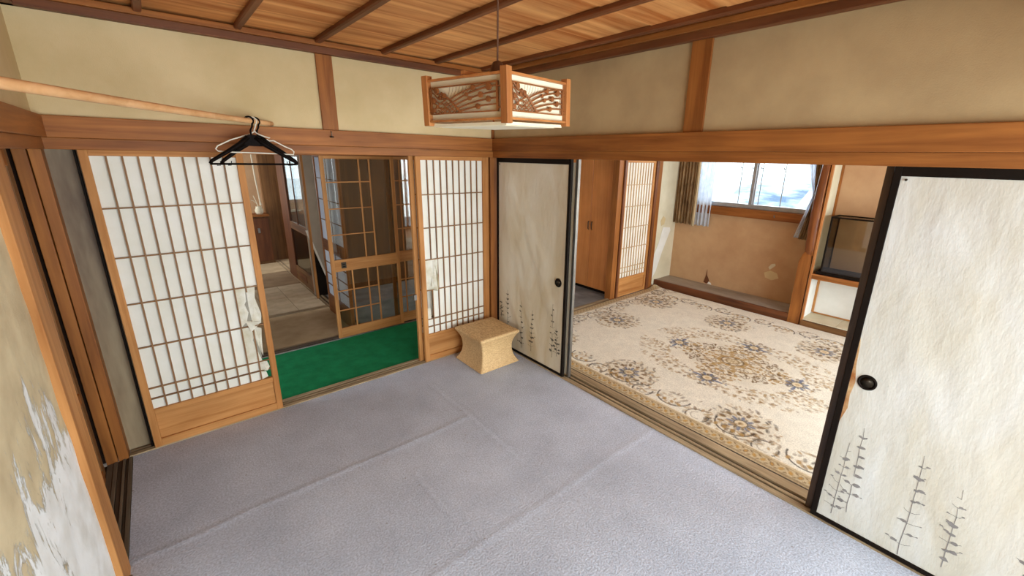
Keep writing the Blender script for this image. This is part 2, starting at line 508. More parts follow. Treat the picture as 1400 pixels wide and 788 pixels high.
sill('dark grooved track in the closet opening by the peeling wall', 'Y', -1.05, -0.0, -2.80,
     [(0.03, -0.001, GT), (0.018, 0.003, GT), (0.02, -0.004, GR['Y']), (0.014, 0.002, GT), (0.012, -0.003, GR['Y']), (0.019, 0.002, GT)])

# upper plaster walls
sbox('wall_north', XW-0.1, 0.0, 0.0, 0.12, Z1, 2.50, PL_TAN, 'tan plaster band above the paper screens')
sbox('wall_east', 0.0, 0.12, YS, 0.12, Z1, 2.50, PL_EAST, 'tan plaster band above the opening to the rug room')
sbox('wall_west', XW-0.12, XW, YS, 0.0, Z1, 2.50, PL_TAN, 'tan plaster band over the closet opening')
def peelwall(u, v):
    y = -1.06+(YS+1.06)*u; z = Z1*v
    d = 0.004*noise.noise(Vector((0, y*4, z*3)))+0.0025*noise.noise(Vector((3, y*13, z*9)))
    return (XW+max(-0.004, d), y, z)
S(build('wall_west', MB().grid(peelwall, 120, 90), PL_PEEL, smooth=True, solid=0.0), 'tan plaster wall flaking to white near the floor')
sbox('wall_west', XW-0.12, XW-0.006, YS, -1.06, 0, Z1, PL_TAN)

# lintels (kamoi), rails (nageshi), ceiling mouldings
trim(-2.80, 0.0, -0.012, 0.14, Z0, Z1, W_BEAM['X'], 'wooden lintel over the paper screens')
trim(-2.80, 0.0, -0.034, 0.0, Z1, ZN, W_BEAM['X'], 'broad horizontal rail above the paper screens')
trim(-0.012, 0.20, YS, 0.0, Z0, Z1, W_BEAM['Y'], 'wooden lintel over the opening to the rug room')
trim(-0.034, 0.0, YS, 0.0, Z1, ZN, W_BEAM['Y'], 'broad horizontal rail above the opening to the rug room')
trim(XW-0.12, XW+0.012, YS, 0.0, Z0, Z1, W_BEAM['Y'], 'wooden lintel over the closet opening')
trim(XW, XW+0.034, YS, -0.034, Z1, ZN, W_BEAM['Y'], 'broad horizontal rail above the closet opening')
for (a, b, c, d, ax) in ((-2.70, 0.0, -0.045, 0.0, 'X'), (-0.045, 0.0, YS, 0.0, 'Y'), (XW, XW+0.045, YS, 0.0, 'Y')):
    trim(a, b, c, d, ZC, 2.432, W_DARK[ax], None)
for (a, b, c, d, ax) in ((-2.70, 0.0, -0.062, 0.0, 'X'), (-0.062, 0.0, YS, 0.0, 'Y'), (XW, XW+0.062, YS, 0.0, 'Y')):
    trim(a, b, c, d, 2.432, 2.462, W_BEAM[ax], None)
# posts
trim(-0.035, 0.05, -0.005, 0.10, -0.01, Z0, W_BEAM['Z'], 'square corner post between screens and painted sliding door')
trim(-0.02, 0.0, -0.02, 0.0, ZN, ZC, W_BEAM['Z'])
trim(-1.402, -1.302, -0.016, 0.0, ZN, ZC, W_BEAM['Z'], 'short post in the plaster over the screens', 0.002)
trim(-0.016, 0.0, -1.948, -1.834, ZN, ZC, W_BEAM['Z'], 'short post in the plaster over the rug room opening', 0.002)
trim(-2.80, -2.752, -0.008, 0.10, -0.01, Z0, W_BEAM['Z'], 'left half of the corner post by the closet opening')
trim(-2.748, -2.703, 0.0, 0.10, -0.01, Z0, W_BEAM['Z'], 'right half of the corner post by the closet opening')
trim(-2.80, XW+0.022, -1.115, -0.945, -0.01, Z0, W_DOOR['Z'], 'pale wooden jamb at the edge of the peeling wall')

# ceiling: lapped boards and battens, each its own piece
ceil = S(sbox('ceiling', -2.82, 0.12, YS-0.1, 0.12, 2.52, 2.56, W_BATTEN), 'cedar board ceiling with dark battens')
yb, k = 0.0, 0
while yb > YS:
    w = 0.415
    y1 = max(yb-w-0.012, YS)
    o = build('ceiling_board', MB().prism([(yb, 2.474), (yb, 2.482), (y1, 2.488), (y1, 2.480)], 'x', -2.70, 0.0), W_CEIL, ceil)
    yb -= w; k += 1
for x in (-2.235, -1.812, -1.390, -0.968, -0.560, -0.140):
    build('ceiling_batten', MB().prism([(x-0.014, 2.476), (x-0.019, 2.452), (x-0.013, 2.444), (x+0.013, 2.444), (x+0.019, 2.452), (x+0.014, 2.476)], 'y', YS, -0.03), W_BATTEN, ceil)

# veranda on the south side with its wide glazing (behind the camera)
sbox('wall_south', -2.82, 3.6, YS-0.1, YS, 1.95, 2.56, PL_TAN, 'tan plaster band over the veranda opening')
sbox('trim_80', -0.05, 0.12, YS-0.1, YS, 0, 1.95, W_BEAM['Z'], 'post between the two rooms on the veranda side')
sbox('wall_south', -2.82, 3.6, -4.90, -4.80, 1.95, 2.30, PL_TAN)
sbox('wall_south', -2.82, -2.56, -4.90, -4.80, 0, 1.95, PL_TAN)
sbox('wall_south', 3.36, 3.6, -4.90, -4.80, 0, 1.95, PL_TAN)
sbox('wall_veranda_west', -2.90, -2.82, -4.9, YS-0.1, 0, 2.3, PL_TAN)
sbox('wall_veranda_east', 3.52, 3.60, -4.9, YS, 0, 2.3, PL_TAN)
sbox('floor', -2.82, 3.6, -4.9, YS, -0.08, -0.004, W_DOOR['X'], 'wooden veranda floor')
sbox('ceiling', -2.9, 3.6, -4.9, YS-0.1, 2.25, 2.30, W_BEAM['X'], 'veranda ceiling')
YG = -4.80
def garden_window(n, x0, x1):
    root = thing('window_%d' % n, (x0, YG-0.05, 0), 'tall garden window in the south wall', None, None, 'structure')
    piece('window_frame', x0, x1, YG-0.08, YG-0.02, 0.0, 0.05, W_DOOR['X'], root)
    piece('window_frame', x0, x1, YG-0.08, YG-0.02, 1.90, 1.95, W_DOOR['X'], root)
    m = 3
    for i in range(m+1):
        x = x0+(x1-x0)*i/m
        piece('window_stile', x-0.025, x+0.025, YG-0.07, YG-0.03, 0.05, 1.90, W_DOOR['Z'], root)
    for i in range(m):
        xa, xb = x0+(x1-x0)*i/m+0.025, x0+(x1-x0)*(i+1)/m-0.025
        piece('pane', xa, xb, YG-0.052, YG-0.048, 0.05, 1.90, GLASS, root, 0)
garden_window(1, -2.56, 0.40)
garden_window(2, 0.40, 3.36)

# ------------------------------------------------------------------ shoji screens
def wood_frame_x(root, x0, x1, y, t, z0, z1, st, parts, mats=W_DOOR):
    """stiles full height and rails (list of (za, zb)) of a screen lying in an x-z plane"""
    piece('stile', x0, x0+st, y, y+t, z0, z1, mats['Z'], root)
    piece('stile', x1-st, x1, y, y+t, z0, z1, mats['Z'], root)
    for za, zb in parts:
        piece('rail', x0+st, x1-st, y+0.001, y+t-0.001, za, zb, mats['X'], root)

def shoji(n, x0, x1, px0, px1, y, label, torn=None, group=None, LM=None):
    LM = LM or W_LATT
    root = thing('door_%d' % n, (x0, y, 0), label, 'paper screen', group, 'structure')
    t = 0.030
    zt, zp = 1.745, 0.262
    piece('stile', x0, px0, y, y+t, 0.004, 1.775, W_DOOR['Z'], root)
    piece('stile', px1, x1, y, y+t, 0.004, 1.775, W_DOOR['Z'], root)
    for za, zb in ((zt, 1.775), (0.228, zp), (0.004, 0.058)):
        piece('rail', px0, px1, y+0.001, y+t-0.001, za, zb, W_DOOR['X'], root)
    piece('kick_board', px0, px1, y+0.010, y+0.018, 0.058, 0.228, W_DOOR['X'], root)
    zs = [0.331, 0.400, 0.664, 0.933, 1.203, 1.474]
    cw = (px1-px0)/10
    skip = torn or {}
    for i in range(1, 10):
        x = px0+cw*i
        segs = skip.get('bars', {}).get(i, [(zp, zt)])
        for za, zb in segs:
            piece('lattice_bar', x-0.0040, x+0.0040, y+0.004, y+0.015, za, zb, LM['Z'], root, 0)
    for z in zs:
        piece('lattice_bar', px0, px1, y+0.003, y+0.014, z-0.0038, z+0.0038, LM['X'], root, 0)
    # paper sheet, with missing cells where it is torn away
    holes = skip.get('holes', set())
    rows = [zp]+zs+[zt]
    mbp = MB()
    yp = y+0.0165
    for c in range(10):
        for r in range(7):
            if (c, r) in holes: continue
            xa, xb = px0+cw*c, px0+cw*(c+1)
            za, zb = rows[r], rows[r+1]
            mbp.poly([(xa, yp, za), (xb, yp, za), (xb, yp, zb), (xa, yp, zb)])
    build('paper', mbp, PAPER, root)
    return root, cw

holes1 = {(9, 0), (9, 1), (9, 2), (8, 3), (9, 3), (8, 2)}
d1, cw1 = shoji(1, -2.582, -1.878, -2.546, -1.914, 0.002, 'paper lattice screen torn along its right edge, left of the green carpet',
                {'holes': holes1, 'bars': {9: [(0.262, 0.70), (0.90, 1.745)]}})
def torn(root, polys, y, curl=0.012, name='torn_paper'):
    for pts, bend in polys:
        # subdivide polygon as fan and push free edge out
        cx = sum(p[0] for p in pts)/len(pts); cz = sum(p[1] for p in pts)/len(pts)
        mb = MB()
        b = [(cx, y-bend*0.6, cz)]
        for i, (x, z) in enumerate(pts):
            b.append((x, y-(bend if i % 2 else 0.0)-0.001, z))
        mb.v = b
        n = len(pts)
        mb.f = [(0, 1+i, 1+(i+1) % n) for i in range(n)]
        build(name, mb, PAPER_OLD, root, solid=0.0006)
torn(d1, [
    ([(-2.040, .933), (-1.984, .933), (-1.988, .84), (-2.000, .82), (-1.986, .76), (-2.004, .70), (-2.040, .664)], 0.004),
    ([(-1.978, .945), (-1.928, .935), (-1.938, .85), (-1.918, .74), (-1.926, .672), (-1.974, .668), (-1.980, .80)], 0.007),
    ([(-2.040, .664), (-2.000, .655), (-1.972, .60), (-1.992, .585), (-1.978, .50), (-1.955, .405), (-2.040, .400)], 0.005),
    ([(-1.968, .655), (-1.930, .64), (-1.938, .55), (-1.946, .44), (-1.960, .50), (-1.972, .575)], 0.010),
    ([(-2.012, .705), (-1.93, .69), (-1.95, .655), (-1.99, .63)], 0.020),
    ([(-1.977, .400), (-1.930, .395), (-1.918, .345), (-1.936, .325), (-1.977, .331)], 0.014),
    ([(-1.977, .325), (-1.944, .318), (-1.936, .275), (-1.977, .264)], 0.003)], 0.014)

holes3 = {(0, 2), (0, 3), (1, 3), (0, 4 - 1)}
d3, cw3 = shoji(3, -0.744, -0.050, -0.704, -0.112, 0.002, 'paper lattice screen with a curled tear, behind the woven stool',
                {'holes': holes3 | {(1, 3)}, 'bars': {1: [(0.262, 0.664), (0.933, 1.745)]}})
torn(d3, [
    ([(-.704, .930), (-.590, .930), (-.588, .76), (-.596, .70), (-.620, .675), (-.650, .69), (-.704, .670)], 0.012),
    ([(-.645, .93), (-.620, .92), (-.612, .80), (-.640, .72), (-.600, .68), (-.660, .70), (-.650, .80)], 0.022),
    ([(-.704, .505), (-.672, .50), (-.668, .402), (-.704, .402)], 0.003)], 0.014)
gp = thing('door_14', (-2.78, 0.06, 0), 'plain grey brown sliding door parked behind the torn screen, seen in the gap by the corner post', 'sliding door', None, 'structure')
piece('door_panel', -2.752, -2.12, 0.085, 0.10, 0.0, 1.775, mat_noise('aged_grey_brown_panel', (96, 72, 50), (170, 150, 118), 1.3, rough=0.5, bump=0.1, spec=0.4, stretch=(2.5, 1, .5)), gp)
piece('stile', -2.600, -2.590, 0.034, 0.060, 0.0, 1.775, LACQ, gp)  # black strip standing in for the shadow gap beside the screen
piece('stile', -2.752, -2.742, 0.075, 0.10, 0.0, 1.775, W_DARK['Z'], gp)
def curl(u, v):
    x = -0.704+0.098*u-0.02*u*v*(1-v); z = 0.672+0.258*v-0.02*u*(1-v)
    return (x, 0.0145-0.030*u**3*(1-0.55*v)-0.004*math.sin(u*9+v*4)*u, z)
build('curled_paper', MB().grid(curl, 14, 14), PAPER_OLD, d3, smooth=True, solid=0.0006)
build('curled_paper', MB().grid(lambda u, v: (-0.606+0.012*math.sin(v*5)-0.020*u*(1-v), 0.0145-0.030*(1-0.55*v)+0.028*u, 0.655+0.275*v), 4, 14), mat_paper('shaded_curl_underside', (176, 158, 124), (206, 192, 160), 0.0), d3, smooth=True, solid=0.0006)  # darker paper colour puts in the shading of the curl
d2, _ = shoji(2, -0.775, -0.085, -0.738, -0.128, 0.055, 'second paper lattice screen stacked behind the one by the woven stool')
piece('door_catch', -0.80, -0.775, 0.05, 0.075, 0.585, 0.635, METAL, d2)

# ------------------------------------------------------------------ corridor with green carpet
sbox('floor', -3.7, 1.28, 0.125, 1.0, -0.02, -0.004, GREEN, 'green carpet strip along the corridor')
def gcz(u, v):
    x = -3.6+4.7*u; y = 0.128+0.862*v
    return (x, y, 0.0+0.0015*noise.noise(Vector((x*5, y*5, 0))))
sbox('floor', 1.10, 2.10, 0.16, 1.05, -0.01, 0.0, GREYC, 'dusty grey floor in front of the wardrobe')
sbox('floor', -3.7, 2.9, 0.12, 1.1, -0.10, -0.02, W_GROOVE['X'])
sbox('wall_corridor_west', -3.72, -3.60, -0.6, 1.1, 0, 0.3, PL_GREY)
sbox('wall_corridor_west', -3.72, -3.60, -0.6, 1.1, 1.95, 2.4, PL_GREY)
sbox('ceiling', -3.72, 2.9, 0.12, 1.12, 2.10, 2.15, W_BEAM['X'], 'corridor ceiling')
sbox('wall_north', -3.7, -1.84, 1.02, 1.06, 0.0, 2.1, PL_GREY, 'grey brown wall beyond the closet side gap')
trim(-1.84, 2.9, 0.985, 1.12, 1.762, 1.82, W_BEAM['X'], 'lintel over the glazed door')
sbox('wall_north', -1.84, 2.9, 1.0, 1.1, 1.82, 2.1, PL_TAN)
sbox('wall_north', 0.20, 2.9, 1.04, 1.10, 0.0, 1.79, PL_GREY, 'corridor wall right of the glazed doors')
sill('threshold with metal tracks at the far side of the green carpet', 'X', -1.90, 0.2, 0.995,
     [(0.02, 0.004, METAL), (0.02, -0.002, GR['X']), (0.045, 0.008, GR['X']), (0.02, -0.002, GR['X']), (0.02, 0.004, SL['X'])])

# closet behind the opening of the west wall
DEEP = mat_plain('closet_shade_board', (38, 24, 16), 0.8, 0, 0.1)  # near-black colour stands in for the shade inside the closet
sbox('wall_closet_west', -3.5, -3.45, -1.7, 0.0, 0, 2.2, DEEP)
sbox('wall_closet_south', -3.5, -2.80, -1.7, -1.65, 0, 2.2, DEEP)
sbox('wall_closet_north', -3.5, -2.80, 0.02, 0.06, 0, 2.2, DEEP)
sbox('ceiling', -3.5, -2.82, -1.7, 0.06, 2.0, 2.05, W_DARK['X'])
cd_ = thing('door_4', (-2.84, -1.05, 0), 'brown board closet door standing between jamb and corner post', 'closet door', None, 'structure')
piece('stile', -2.825, -2.80, -0.16, -0.09, 0.0, 1.775, W_BROWN['Z'], cd_)
piece('stile', -2.825, -2.80, -0.98, -0.92, 0.0, 1.775, W_BROWN['Z'], cd_)
for za, zb in ((0.0, 0.06), (0.49, 0.545), (1.70, 1.775)):
    piece('rail', -2.824, -2.796, -0.92, -0.16, za, zb, W_BEAM['Y'], cd_)
piece('door_board', -2.818, -2.808, -0.92, -0.16, 0.06, 0.49, W_DARK['Z'], cd_)
piece('door_board', -2.818, -2.808, -0.92, -0.16, 0.545, 1.70, W_BROWN['Z'], cd_)

# ------------------------------------------------------------------ glazed sliding doors beyond the green carpet
def glazed(n, x0, x1, y, label, verts_up, verts_lo, hx1, fresh=True):
    root = thing('door_%d' % n, (x0, y, 0), label, 'glazed door', 'glazed lattice doors beyond the green carpet', 'structure')
    wood_frame_x(root, x0, x1, y, 0.030, 0.006, 1.765, 0.032, [(0.006, 0.105), (0.685, 0.800), (1.735, 1.765)])
    for (za, zb, vs) in ((0.800, 1.735, verts_up), (0.105, 0.685, verts_lo)):
        piece('pane', x0+0.032, x1-0.032, y+0.013, y+0.017, za, zb, GLASS_D, root, 0)
        for x in vs:
            piece('lattice_bar', x-0.006, x+0.006, y+0.002, y+0.012, za, zb, W_DOOR['Z'], root, 0)
    for z in (1.04, 1.286, 1.528):
        piece('lattice_bar', x0+0.032, hx1, y+0.003, y+0.011, z-0.005, z+0.005, W_DOOR['X'], root, 0)
    for z in (0.290, 0.489):
        piece('lattice_bar', x0+0.032, hx1, y+0.003, y+0.011, z-0.005, z+0.005, W_DOOR['X'], root, 0)
    return root
g1 = glazed(5, -1.172, -0.490, 1.000, 'front glazed lattice door with a dark square latch', (-0.832, -0.733), (-0.984, -0.832, -0.733), -0.733)
lt = thing  # latch as part of the door
la = piece('latch', -1.082, -1.036, 0.994, 1.001, 0.715, 0.775, BRONZE, g1)
tag(la, 'dark square metal latch plate')
piece('latch_slot', -1.072, -1.046, 0.991, 0.995, 0.728, 0.738, LACQ, la)
piece('latch_slot', -1.072, -1.046, 0.991, 0.995, 0.750, 0.760, LACQ, la)
g2 = glazed(6, -0.560, 0.120, 1.040, 'rear glazed lattice door right of the latched one', (-0.418, -0.27, -0.12), (-0.418, -0.27, -0.12), 0.088)

# ------------------------------------------------------------------ hall beyond
sbox('floor', -2.3, 1.7, 1.10, 5.2, -0.08, -0.012, W_GROOVE['Y'])
sbox('floor', -2.3, -0.97, 1.115, 2.045, -0.012, 0.002, MAT_B, 'beige mat just beyond the green carpet')
sbox('floor', -2.3, -0.97, 3.32, 4.15, -0.012, 0.001, MAT_D, 'brown mat in the middle of the hall')
sbox('floor', -2.3, -0.5, 4.16, 5.16, -0.012, 0.003, MAT_B, 'pale mat at the far end of the hall')
tf = S(sbox('floor', -2.3, -0.97, 2.14, 3.32, -0.014, -0.004, W_GROOVE['X']), 'floor of square beige tiles in the hall')
for i in range(4):
    for j in range(4):
        x = -0.975-0.3*i; y = 2.145+0.295*j
        xa = max(x-0.296, -2.3)
        piece('floor_tile', xa, x, y, y+0.290, -0.004, 0.002, TILE, tf, 0.001)
sill('wooden threshold before the tiles', 'X', -2.3, -0.97, 2.045, [(0.03, 0.006, SL['X']), (0.02, -0.002, GR['X']), (0.03, 0.006, SL['X']), (0.015, 0.0, GR['X'])])
sill('track running down the right side of the hall', 'Y', 1.12, 5.0, -0.965, [(0.025, 0.006, SL['Y']), (0.02, -0.004, GR['Y']), (0.025, 0.006, SL['Y']), (0.02, -0.004, GR['Y'])])
sbox('floor', -0.86, 1.7, 1.115, 2.55, -0.012, 0.0, GREYC, 'grey floor of the side room past the glazed doors')
sbox('wall_hall_north', -2.3, -0.97, 5.16, 5.22, 0, 2.2, PL_BROWN, 'tan wall at the far end of the hall')
sbox('wall_hall_north', -0.99, -0.70, 5.04, 5.16, 0, 2.2, W_BROWN['Z'], 'brown wooden panel at the far end of the hall')
sbox('wall_hall_north', -0.70, 1.7, 5.16, 5.22, 0, 0.95, PL_GREY)
sbox('wall_hall_north', -0.70, 1.7, 5.16, 5.22, 1.95, 2.2, PL_GREY)
sbox('wall_hall_west', -2.36, -2.30, 1.1, 3.85, 0, 2.2, PL_TAN)
sbox('wall_hall_west', -2.36, -2.30, 3.85, 5.2, 0, 0.85, PL_TAN)
sbox('wall_hall_west', -2.36, -2.30, 3.85, 5.2, 1.9, 2.2, PL_TAN)
sbox('wall_hall_west', -2.36, -2.30, 4.95, 5.2, 0.85, 1.9, PL_TAN)
sbox('ceiling', -2.36, 1.72, 1.1, 5.22, 2.10, 2.15, W_BEAM['X'], 'ceiling of the hall')
sbox('wall_hall_east', 1.70, 1.76, 1.1, 5.2, 0, 0.95, PL_GREY)
sbox('wall_hall_east', 1.70, 1.76, 1.1, 5.2, 2.05, 2.2, PL_GREY)
sbox('wall_hall_east', 1.70, 1.76, 2.45, 3.45, 0.9, 2.2, PL_GREY)
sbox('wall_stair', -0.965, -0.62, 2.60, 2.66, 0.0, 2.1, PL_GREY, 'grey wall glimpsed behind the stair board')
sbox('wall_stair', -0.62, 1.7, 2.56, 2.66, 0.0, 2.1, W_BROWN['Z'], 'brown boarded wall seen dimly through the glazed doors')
trim(-0.99, -0.87, 1.10, 5.1, 1.77, 1.83, W_BEAM['Y'], 'lintel along the right side of the hall')
sbox('wall_hall_partition', -0.97, -0.89, 1.1, 5.1, 1.83, 2.1, PL_GREY)
trim(-0.985, -0.960, 2.45, 2.49, 0, 1.77, W_DOOR['Z'], 'pale post at the edge of the grey wall')
trim(-0.965, -0.94, 1.955, 1.985, 0, 1.77, W_DARK['Z'])
st = thing('stair_board', (-0.9, 2.5, 0), 'white sloping stair board against dark recess, far beyond the glazed door', 'stair')
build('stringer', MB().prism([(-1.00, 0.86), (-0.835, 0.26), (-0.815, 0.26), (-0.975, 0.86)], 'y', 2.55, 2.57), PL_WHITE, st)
build('recess_shade', MB().prism([(-0.93, 0.0), (-0.825, 0.0), (-0.828, 0.26), (-0.93, 0.63)], 'y', 2.56, 2.595), LACQ, st)  # black sheet painted in for the shade under the stair
# white paned screen seen end-on beside the glazed door
hs = thing('door_7', (-0.94, 1.15, 0), 'white paned hall screen standing at right angles to the glazed door', 'paper screen', None, 'structure')
for ya in (1.15, 1.90):
    piece('stile', -0.990, -0.960, ya, ya+0.03, 0.005, 1.77, W_LAMP['Z'], hs)
for za, zb in ((0.005, 0.22), (0.745, 0.87), (1.74, 1.77)):
    piece('rail', -0.989, -0.961, 1.18, 1.90, za, zb, W_BEAM['Y'], hs)
piece('paper', -0.977, -0.973, 1.18, 1.90, 0.22, 0.745, PAPER_LIT, hs, 0)
piece('paper', -0.977, -0.973, 1.18, 1.90, 0.87, 1.74, PAPER_LIT, hs, 0)
for z in (0.35, 0.48, 0.61, 1.09, 1.31, 1.53):
    piece('lattice_bar', -0.987, -0.978, 1.18, 1.90, z-0.004, z+0.004, W_LATT['Y'], hs, 0)
piece('lattice_bar', -0.988, -0.979, 1.506, 1.514, 0.22, 1.74, W_LATT['Z'], hs, 0)
# glazed leaf deep in the hall
hg = thing('door_8', (-0.94, 2.66, 0), 'dark glazed hall door with a bright window seen through it', 'glazed door', None, 'structure')
piece('stile', -0.955, -0.925, 2.66, 2.72, 0.005, 1.765, W_DOOR['Z'], hg)
piece('stile', -0.955, -0.925, 3.55, 3.98, 0.005, 1.765, W_DARK['Z'], hg)
for za, zb in ((0.005, 0.22), (0.76, 0.86), (1.735, 1.765)):
    piece('rail', -0.954, -0.926, 2.72, 3.55, za, zb, W_BROWN['Y'], hg)
piece('pane', -0.942, -0.938, 2.72, 3.55, 0.86, 1.735, GLASS, hg, 0)
piece('pane', -0.942, -0.938, 2.72, 3.55, 0.22, 0.76, GLASS_D, hg, 0)
piece('back_board', -0.935, -0.930, 2.72, 3.55, 0.22, 0.76, mat_plain('green_reflection_board', (44, 54, 44), 0.3), hg, 0)  # dark green colour paints the green reflection in the lower pane
piece('lattice_bar', -0.955, -0.943, 3.12, 3.135, 0.86, 1.735, W_DARK['Z'], hg, 0)
piece('vent_panel', -0.958, -0.954, 3.0, 3.35, 0.07, 0.16, W_DARK['Y'], hg, 0)
hw = thing('window_3', (-0.7, 5.19, 0.95), 'bright window at the far end of the house', None, None, 'structure')
piece('window_frame', -0.70, 1.7, 5.16, 5.21, 0.95, 1.0, ALU, hw)
for x in (-0.70, -0.1, 0.5, 1.1, 1.66):
    piece('window_stile', x, x+0.04, 5.16, 5.21, 1.0, 1.95, ALU, hw)
piece('pane', -0.70, 1.70, 5.183, 5.187, 1.0, 1.95, GLASS, hw, 0)

# hall cabinet with things on it
cb = thing('hall_cabinet', (-1.25, 4.9, 0), 'low brown cabinet at the far end of the hall', 'cabinet')
piece('body', -1.62, -0.985, 4.86, 5.15, 0.0, 0.78, W_BROWN['Z'], cb)
piece('top', -1.64, -0.985, 4.83, 5.155, 0.78, 0.812, W_BEAM['X'], cb)
for xa in (-1.61, -1.30):
    dd = piece('door', xa, xa+0.295, 4.845, 4.862, 0.05, 0.76, W_DARK['Z'], cb)
    piece('handle', xa+0.13, xa+0.16, 4.832, 4.847, 0.52, 0.60, METAL, dd)
vs = thing('vase', (-1.10, 4.93, 0.812), 'small pale pot holding a dried twig on the hall cabinet', 'vase')
build('pot', MB().lathe([(0.035, 0.0), (0.055, 0.02), (0.060, 0.07), (0.040, 0.11), (0.045, 0.125), (0.030, 0.125)], (0, 0, 0), n=16), PL_CREAM, vs, smooth=True, local=True)
build('twig', MB().tube([(0, 0, 0.1), (-0.02, 0, 0.2), (-0.05, -0.01, 0.30)], 0.006).tube([(-0.01, 0, 0.16), (-0.06, 0.0, 0.22), (-0.09, 0, 0.23)], 0.005), PL_CREAM, vs, local=True)
cl = thing('cloth', (-1.28, 4.94, 0.812), 'folded pale cloth lying left of the vase on the hall cabinet', 'cloth')
build('cloth_fold', MB().grid(lambda u, v: (-0.10+0.16*u, -0.06+0.12*v, 0.02+0.025*math.sin(u*PI)*math.sin(v*PI)+0.006*noise.noise(Vector((u*5, v*5, 0)))), 10, 8), PL_CREAM, cl, smooth=True, local=True, solid=0.02)
cdn = thing('pull_cord', (-1.09, 4.88, 0), 'pale cord hanging above the hall cabinet', 'cord')
build('cord', MB().tube([(-1.10, 4.88, 1.75), (-1.095, 4.88, 1.4), (-1.075, 4.88, 1.0)], 0.010), PL_CREAM, cdn)
build('tassel', MB().tube([(-1.075, 4.88, 1.01), (-1.072, 4.88, 0.96)], [0.010, 0.018]), PL_CREAM, cdn)

# wardrobe at the corridor's east end
wd = thing('wardrobe', (2.06, 0.6, 0), 'tall orange brown two-door wardrobe at the end of the corridor', 'wardrobe')
piece('body', 2.07, 2.55, 0.262, 0.995, 0.05, 1.95, W_CUP, wd, 0.003)
piece('plinth', 2.10, 2.50, 0.28, 0.98, 0.0, 0.05, LACQ, wd)
for ya, yb_, hy in ((0.268, 0.605, 0.575), (0.610, 0.990, 0.635)):
    dd = piece('door', 2.052, 2.069, ya, yb_, 0.055, 1.94, W_CUP, wd, 0.003)
    h = build('handle', MB().tube([(2.052, hy, 0.86), (2.038, hy, 0.87), (2.038, hy, 0.96), (2.052, hy, 0.97)], 0.006), BRONZE, dd, smooth=True)

# ------------------------------------------------------------------ painted sliding doors (fusuma)
GREYINK = mat_plain('grey_ink', (136, 131, 128), 0.8, 0, 0.1)
def fus_mat(name, c1, c2, c3):
    m, nt, bs = new_mat(name)
    v = coords(nt, (1, 1, 1), rnd=False)
    mp = node(nt, 'ShaderNodeMapping'); mp.inputs['Scale'].default_value = (1, 1.6, 0.55)
    mp.inputs['Rotation'].default_value = (0.5, 0, 0)
    nt.links.new(v, mp.inputs['Vector'])
    n1 = node(nt, 'ShaderNodeTexNoise', Scale=2.6, Detail=6.0, Roughness=0.55, Distortion=0.8)
    nt.links.new(mp.outputs[0], n1.inputs['Vector'])
    col = ramp(nt, n1.outputs['Fac'], [(0.3, lin(c1)), (0.52, lin(c2)), (0.75, lin(c3))])
    nt.links.new(col, bs.inputs['Base Color'])
    bs.inputs['Roughness'].default_value = 0.6; bs.inputs['Specular IOR Level'].default_value = 0.3
    n2 = node(nt, 'ShaderNodeTexNoise', Scale=6.0, Detail=5.0, Roughness=0.6)
    nt.links.new(mp.outputs[0], n2.inputs['Vector'])
    bp = node(nt, 'ShaderNodeBump', Strength=0.35, Distance=0.02)
    nt.links.new(n2.outputs['Fac'], bp.inputs['Height']); nt.links.new(bp.outputs[0], bs.inputs['Normal'])
    return m
FUS1 = fus_mat('fusuma_paper_stained', (196, 176, 140), (212, 198, 172), (220, 210, 190))
FUS2 = fus_mat('fusuma_paper_pale', (198, 190, 171), (206, 202, 191), (213, 212, 208))

def branch(root, y, z0, z1, seed, xp, lean, surf, ink):
    rnd = random.Random(seed)
    mb = MB()
    th = 0.0006; xp = 0.0
    def strip(a, b, wa, wb):
        d = Vector((b[0]-a[0], b[1]-a[1])); L = d.length or 1; n = Vector((-d.y, d.x))/L
        p = [(a[0]+n.x*wa, a[1]+n.y*wa), (b[0]+n.x*wb, b[1]+n.y*wb), (b[0]-n.x*wb, b[1]-n.y*wb), (a[0]-n.x*wa, a[1]-n.y*wa)]
        mb.prism(p, 'x', xp-th, xp)
    def blob(cy, cz, r):
        k = 7; p = []
        for i in range(k):
            t = 2*PI*i/k; q = r*rnd.uniform(0.65, 1.15)
            p.append((cy+q*math.cos(t)*1.25, cz+q*math.sin(t)*0.75))
        mb.prism(p, 'x', xp-th, xp)
    H = z1-z0; n = 9
    pts = [(y+lean*H*i/n+rnd.uniform(-0.003, 0.003), z0+H*i/n) for i in range(n+1)]
    for i in range(n):
        if rnd.random() < 0.14 and i > 2: continue
        w = 0.0016*(1-0.6*i/n)
        strip(pts[i], pts[i+1], w, w*0.9)
    for i in range(1, n):
        for s in (-1, 1):
            if rnd.random() < 0.78:
                L = (0.042*(1-i/n)+0.014)*rnd.uniform(0.6, 1.1)
                e = (pts[i][0]+s*L, pts[i][1]+L*rnd.uniform(0.1, 0.7))
                mid = (pts[i][0]+s*L*0.5, pts[i][1]+L*0.1)
                strip(pts[i], mid, 0.0008, 0.0007); strip(mid, e, 0.0007, 0.0004)
                if rnd.random() < 0.6: blob(mid[0], mid[1]+0.003, rnd.uniform(0.008, 0.015)*(1.1-0.5*i/n))
                if rnd.random() < 0.4: blob(e[0], e[1], rnd.uniform(0.003, 0.006))
        if rnd.random() < 0.4: blob(pts[i][0], pts[i][1], rnd.uniform(0.009, 0.016)*(1.1-0.5*i/n))
    mb.v = [(surf(vy, vz)+(0 if vx < -0.5*th else th), vy, vz) for vx, vy, vz in mb.v]
    o = build('painted_branch', mb, ink, root)
    return o

